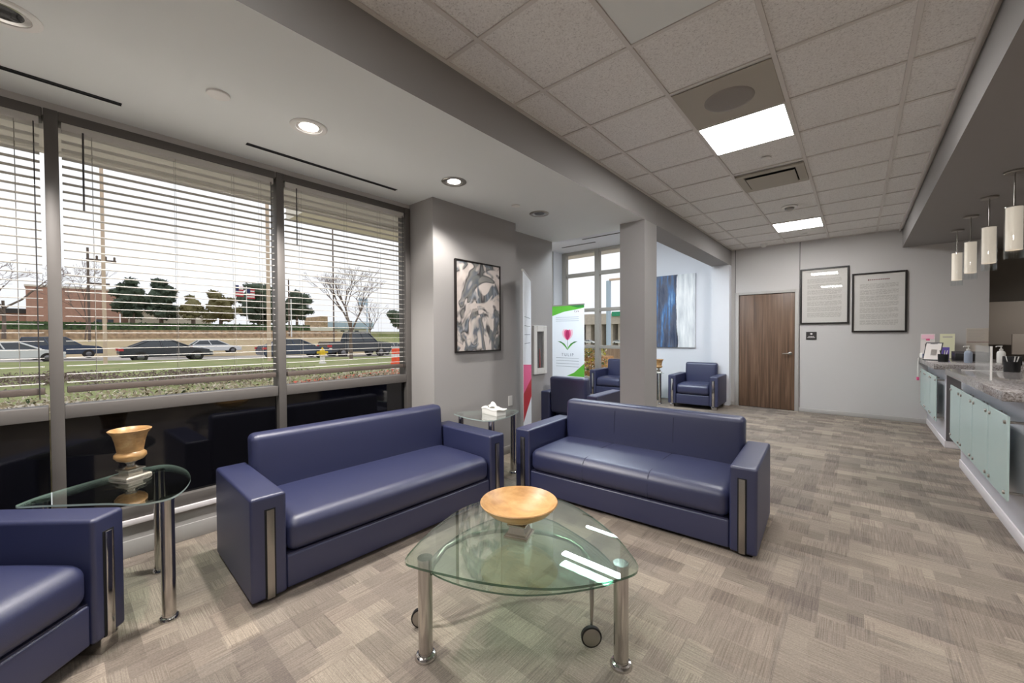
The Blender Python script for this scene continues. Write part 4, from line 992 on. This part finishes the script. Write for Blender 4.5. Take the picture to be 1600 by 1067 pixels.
pole('utility_pole', 'short wooden pole just right of the middle window frame', 'pole', 452, 524, 434, -50, 2.5, 'pole_wood')
pole('white_post', 'slim white post right of the middle window frame', 'post', 455.5, 525, 466, -45, 2, 'pole_white')
def flag(t, h, r):
    part('flag', 'flag_red', t, lambda bm: [box(bm, -.02, .02, .06, .9, h-1.5+q*.34, h-1.33+q*.34) for q in range(4)], None); part('flag_stripes', 'pole_white', t, lambda bm: [box(bm, -.015, .015, .06, .85, h-1.33+q*.34, h-1.16+q*.34) for q in range(3)], None)
    part('flag_canton', 'flag_blue', t, lambda bm: box(bm, -.03, .03, .04, .4, h-.85, h-.15), None)
pole('flagpole', 'white flagpole with flag, left of the pair before the big evergreen', 'flagpole', 368, 512, 442, -56, 1.4, 'pole_white', flag)
pole('flagpole', 'white flagpole with flag, right of the pair before the big evergreen', 'flagpole', 386, 512, 446, -56, 1.4, 'pole_white', flag)
pole('road_sign', 'pale blue sign board on a thin post behind the leafless tree', 'sign', 574, 545, 466, -46.5, 1.5, 'sign_blue', lambda t, h, r: part('board', 'sign_blue', t, lambda bm: box(bm, -.05, .05, -1.1, .1, h-.75, h), None))
# cars
def car(label, y_left, y_right, ground, X, kind, m, group='cars on the road'):
    L_ = y_right-y_left; sc = L_/4.8; t = thing('car', label, 'car', (X, (y_left+y_right)/2, ground), PI/2, group)
    prof = {'sedan': ([(-2.36, .34), (-2.4, .74), (-2.28, .98), (-1.5, 1.02), (.85, .96), (2.05, .80), (2.34, .62), (2.38, .32)], [(-1.85, .99), (-1.0, 1.40), (.1, 1.43), (1.1, .95)]),
            'suv': ([(-2.36, .36), (-2.38, 1.05), (-2.3, 1.12), (.9, 1.10), (2.1, .98), (2.36, .74), (2.38, .34)], [(-2.34, 1.1), (-2.1, 1.70), (.15, 1.76), (1.05, 1.08)]),
            'hatch': ([(-2.3, .34), (-2.36, .8), (-2.2, 1.04), (.9, .98), (2.05, .84), (2.34, .62), (2.38, .32)], [(-2.2, 1.02), (-1.6, 1.46), (.1, 1.5), (1.15, .96)]),
            'pickup': ([(-2.38, .40), (-2.4, 1.12), (-.6, 1.12), (1.0, 1.12), (2.2, 1.02), (2.38, .8), (2.38, .36)], [(-.75, 1.1), (-.6, 1.76), (.55, 1.78), (1.15, 1.1)])}[kind]
    def body(bm):
        q = bmesh.new(); a = [q.verts.new((x, -.88, z)) for x, z in prof[0]]; b_ = [q.verts.new((x, .88, z)) for x, z in prof[0]]; n = len(a)
        q.faces.new(a); q.faces.new(b_[::-1])
        for k in range(n): q.faces.new((a[k], a[(k+1) % n], b_[(k+1) % n], b_[k]))
        bmesh.ops.bevel(q, geom=q.edges[:], offset=.06, segments=2, affect='EDGES'); merge(bm, q)
        # roof skin
        g0 = prof[1]; x1, z1 = g0[1]; x2, z2 = g0[2]; bbox(bm, x1-.02, x2+.02, -.62, .62, min(z1, z2)-.01, max(z1, z2)+.03, .03, 2)
        for (xa, za), (xb, zb2) in ((g0[0], g0[1]), (g0[3], g0[2]), (((g0[0][0]+g0[3][0])/2, 1.0), ((g0[1][0]+g0[2][0])/2, z1))):
            for sy in (-1, 1): tube(bm, [(xa, sy*.84, za), (xb, sy*.64, zb2)], .045, 6)
    def tf(o): o.scale = (sc, sc, sc); return o
    tf(part('body', m, t, body))
    def gh(bm):
        g0 = prof[1]; ws = [.82, .62, .62, .82]; a = [bm.verts.new((x, -w, z)) for (x, z), w in zip(g0, ws)]; b_ = [bm.verts.new((x, w, z)) for (x, z), w in zip(g0, ws)]
        bm.faces.new(a); bm.faces.new(b_[::-1])
        for k in range(4): bm.faces.new((a[k], a[(k+1) % 4], b_[(k+1) % 4], b_[k]))
    tf(part('window_band', 'car_glass', t, gh, None))
    for x in (-1.42, 1.45):
        for sy in (-1, 1):
            def tyre(bm):
                q = bmesh.new(); lathe(q, [(0, -.11), (.33, -.11), (.35, -.07), (.35, .07), (.33, .11), (0, .11)], n=24); merge(bm, q, Matrix.Translation((x, sy*.82, .35)) @ Matrix.Rotation(PI/2, 4, 'X'))
            w = tf(part('wheel', 'tyre', t, tyre))
            def rim(bm):
                q = bmesh.new(); lathe(q, [(0, -.125), (.15, -.125), (.19, -.1), (.19, .1), (.15, .125), (0, .125)], n=16); merge(bm, q, Matrix.Translation((x, sy*.82, .35)) @ Matrix.Rotation(PI/2, 4, 'X'))
            part('hubcap', 'rim', w, rim)
    tf(part('tail_light', 'tail_red', t, lambda bm: [box(bm, -2.42, -2.2, sy*.8-.1, sy*.8+.1, .76, .9) for sy in (-1, 1)], None))
    tf(part('headlight', 'pole_white', t, lambda bm: [box(bm, 2.15, 2.37, sy*.72-.14, sy*.72+.15, .6, .72) for sy in (-1, 1)], None))
def carpx(label, xl, xr, yb, X, kind, m):
    a, b = atX(xl, yb, X), atX(xr, yb, X); car(label, a.y, b.y, (a.z+b.z)/2, X, kind, m)
carpx('dark grey sedan on the road, in the middle of the left window view', 184, 330, 564, -36, 'sedan', 'car_dark')
carpx('white car cut off at the left photo edge, behind the window frame', -60, 104, 567, -36, 'hatch', 'car_white')
carpx('dark blue suv just right of the white car, behind the left window frame', 25, 163, 560, -41, 'suv', 'car_blue')
carpx('white hatchback on the road, right of the dark sedan', 295, 375, 552, -44, 'hatch', 'car_white')
carpx('white low car half hidden behind the dark sedan', 236, 316, 556, -42, 'sedan', 'car_white')
carpx('dark blue sedan behind the frame between middle and right windows', 405, 512, 560, -35, 'sedan', 'car_blue')
carpx('black pickup truck behind the yellow fire hydrant', 505, 603, 557, -40, 'pickup', 'car_dark')
carpx('silver car at the far right of the window view', 588, 640, 553, -43, 'sedan', 'car_silver')
# hydrant, barrel, kerb
p = atX(504, 568, -19)
t = thing('fire_hydrant', 'yellow and white fire hydrant on the grass beyond the right window', 'fire hydrant', p)
part('barrel', 'pole_white', t, lambda bm: lathe(bm, [(0, 0), (.16, 0), (.16, .05), (.11, .08), (.11, .38), (0, .38)], n=20)); part('bonnet', 'yellow', t, lambda bm: (lathe(bm, [(.15, .38), (.15, .44), (.12, .46), (.12, .58), (.08, .68), (.03, .72), (.03, .77), (0, .77)], n=20), box(bm, -.05, .05, -.24, .24, .48, .58)))
p = atX(621, 586, -13)
t = thing('traffic_barrel', 'orange traffic barrel standing outside at the right end of the right window', 'traffic barrel', p)
part('drum', 'orange', t, lambda bm: lathe(bm, [(0, 0), (.31, 0), (.31, .06), (.25, .08), (.24, .5), (.21, .52), (.2, .98), (.12, 1.0), (0, 1.0)], n=28)); part('reflective_band', 'pole_white', t, lambda bm: (lathe(bm, [(.252, .25), (.25, .36)], n=28), lathe(bm, [(.215, .7), (.212, .8)], n=28)))
bm = bmesh.new(); a, b = atX(455, 588, -13.5), atX(640, 571, -17); a.z = gz(-13.5, a.y)+.1; b.z = gz(-17, b.y)+.12
tube(bm, [a, b], .11, 6); o = finish('red_kerb', bm, 'red_curb', None, None); tag(o, 'red painted kerb line crossing the view of the right window', 'kerb')
# beyond the alcove windows
Yb = 62
t = thing('highway_overpass', 'beige concrete highway overpass seen through the alcove window', 'bridge', (0, Yb, 0))
def q(px, py): return atY(px, py, Yb)
part('deck', 'concrete', t, lambda bm: box(bm, q(840, 500).x, q(1040, 500).x, 0, 10, q(920, 507).z, q(920, 491).z), None)
for px in (866, 892, 917, 934, 951, 968, 985): part('pier', 'concrete', t, lambda bm: box(bm, q(px, 500).x-.5, q(px, 500).x+.5, .5, 9, -2, q(920, 506).z), None)
part('shadow_wall', 'stone', t, lambda bm: box(bm, q(840, 500).x, q(1040, 500).x, 12, 12.4, -2, q(920, 507).z), None)
part('road_sign', 'sign_green', t, lambda bm: box(bm, q(957, 500).x, q(975, 500).x, -.3, -.1, q(960, 494).z, q(960, 489).z+.2), None)
for xl, xr, lab in ((912, 930, 'white car under the overpass, left of the alcove mullion'), (958, 976, 'silver car under the overpass, right of the alcove mullion')):
    Yc = 42; a, b = atY(xl, 537, Yc), atY(xr, 537, Yc); L_ = (b-a).length
    car(lab, -L_/2, L_/2, a.z, 0, 'sedan', 'car_white', 'cars by the overpass'); o = [x for x in C.objects if x.name.startswith('car') and not x.parent and x.type == 'EMPTY'][-1]
    for x in C.objects:
        if x.get('label') == lab: x.location = ((a.x+b.x)/2, Yc, a.z); x.rotation_euler = (0, 0, 0)
t = thing('lamp_post', 'pale street lamp post beyond the alcove window', 'lamp post', (atY(951, 540, 26).x, 26, -.4))
part('shaft', 'sign_blue', t, lambda bm: tube(bm, [(0, 0, 0), (0, 0, atY(951, 430, 26).z)], .17, 10)); part('lamp_head', 'pole_tan', t, lambda bm: box(bm, .1, 1.6, -.12, .12, atY(951, 430, 26).z, atY(951, 430, 26).z+.12), None)
bm = bmesh.new(); box(bm, atY(945, 560, 14).x, atY(1000, 560, 14).x, 14, 14.1, -.3, atY(950, 543, 14).z); o = finish('board_fence', bm, 'fence_wood', None, None); tag(o, 'brown board fence low behind the half-hidden alcove armchair', 'fence')
bm = bmesh.new(); box(bm, atY(905, 560, 11.4).x, atY(945, 560, 11.4).x, 11.2, 12, -.2, .7); o = finish('flowering_shrub', bm, 'leaf_orange', None, None); tag(o, 'orange and green shrub outside the alcove window beside the tulip banner', 'shrub')
for mm in ('leaf_orange', 'leaf_yellow', 'leaf_hedge', 'leaf_pale'):
    part('foliage', mm, o, lambda bm: leaves(bm, 420, lambda: (random.uniform(atY(903, 560, 11.4).x, atY(948, 560, 11.4).x), random.uniform(11.0, 11.5), random.uniform(0, 1.05)), .05), None)
# ================================================================== world + view
w = bpy.data.worlds.new('overcast_sky'); bpy.context.scene.world = w; w.use_nodes = True; nt = w.node_tree
bg = nt.nodes['Background']; tc = nt.nodes.new('ShaderNodeTexCoord'); sx = nt.nodes.new('ShaderNodeSeparateXYZ'); nt.links.new(tc.outputs['Generated'], sx.inputs[0])
c = ramp(nt, sx.outputs['Z'], [(0, rgb(226, 228, 234)), (.12, rgb(238, 239, 243)), (.45, rgb(252, 252, 254))]); nt.links.new(c, bg.inputs[0]); bg.inputs[1].default_value = 1.05
sc = bpy.context.scene
sc.view_settings.view_transform = 'Standard'; sc.view_settings.look = 'None'; sc.view_settings.gamma = 1; sc.view_settings.use_curve_mapping = False
sc.view_settings.exposure = 0.25
sc.cycles.transparent_max_bounces = 24; sc.cycles.max_bounces = 10; sc.cycles.sample_clamp_indirect = 6
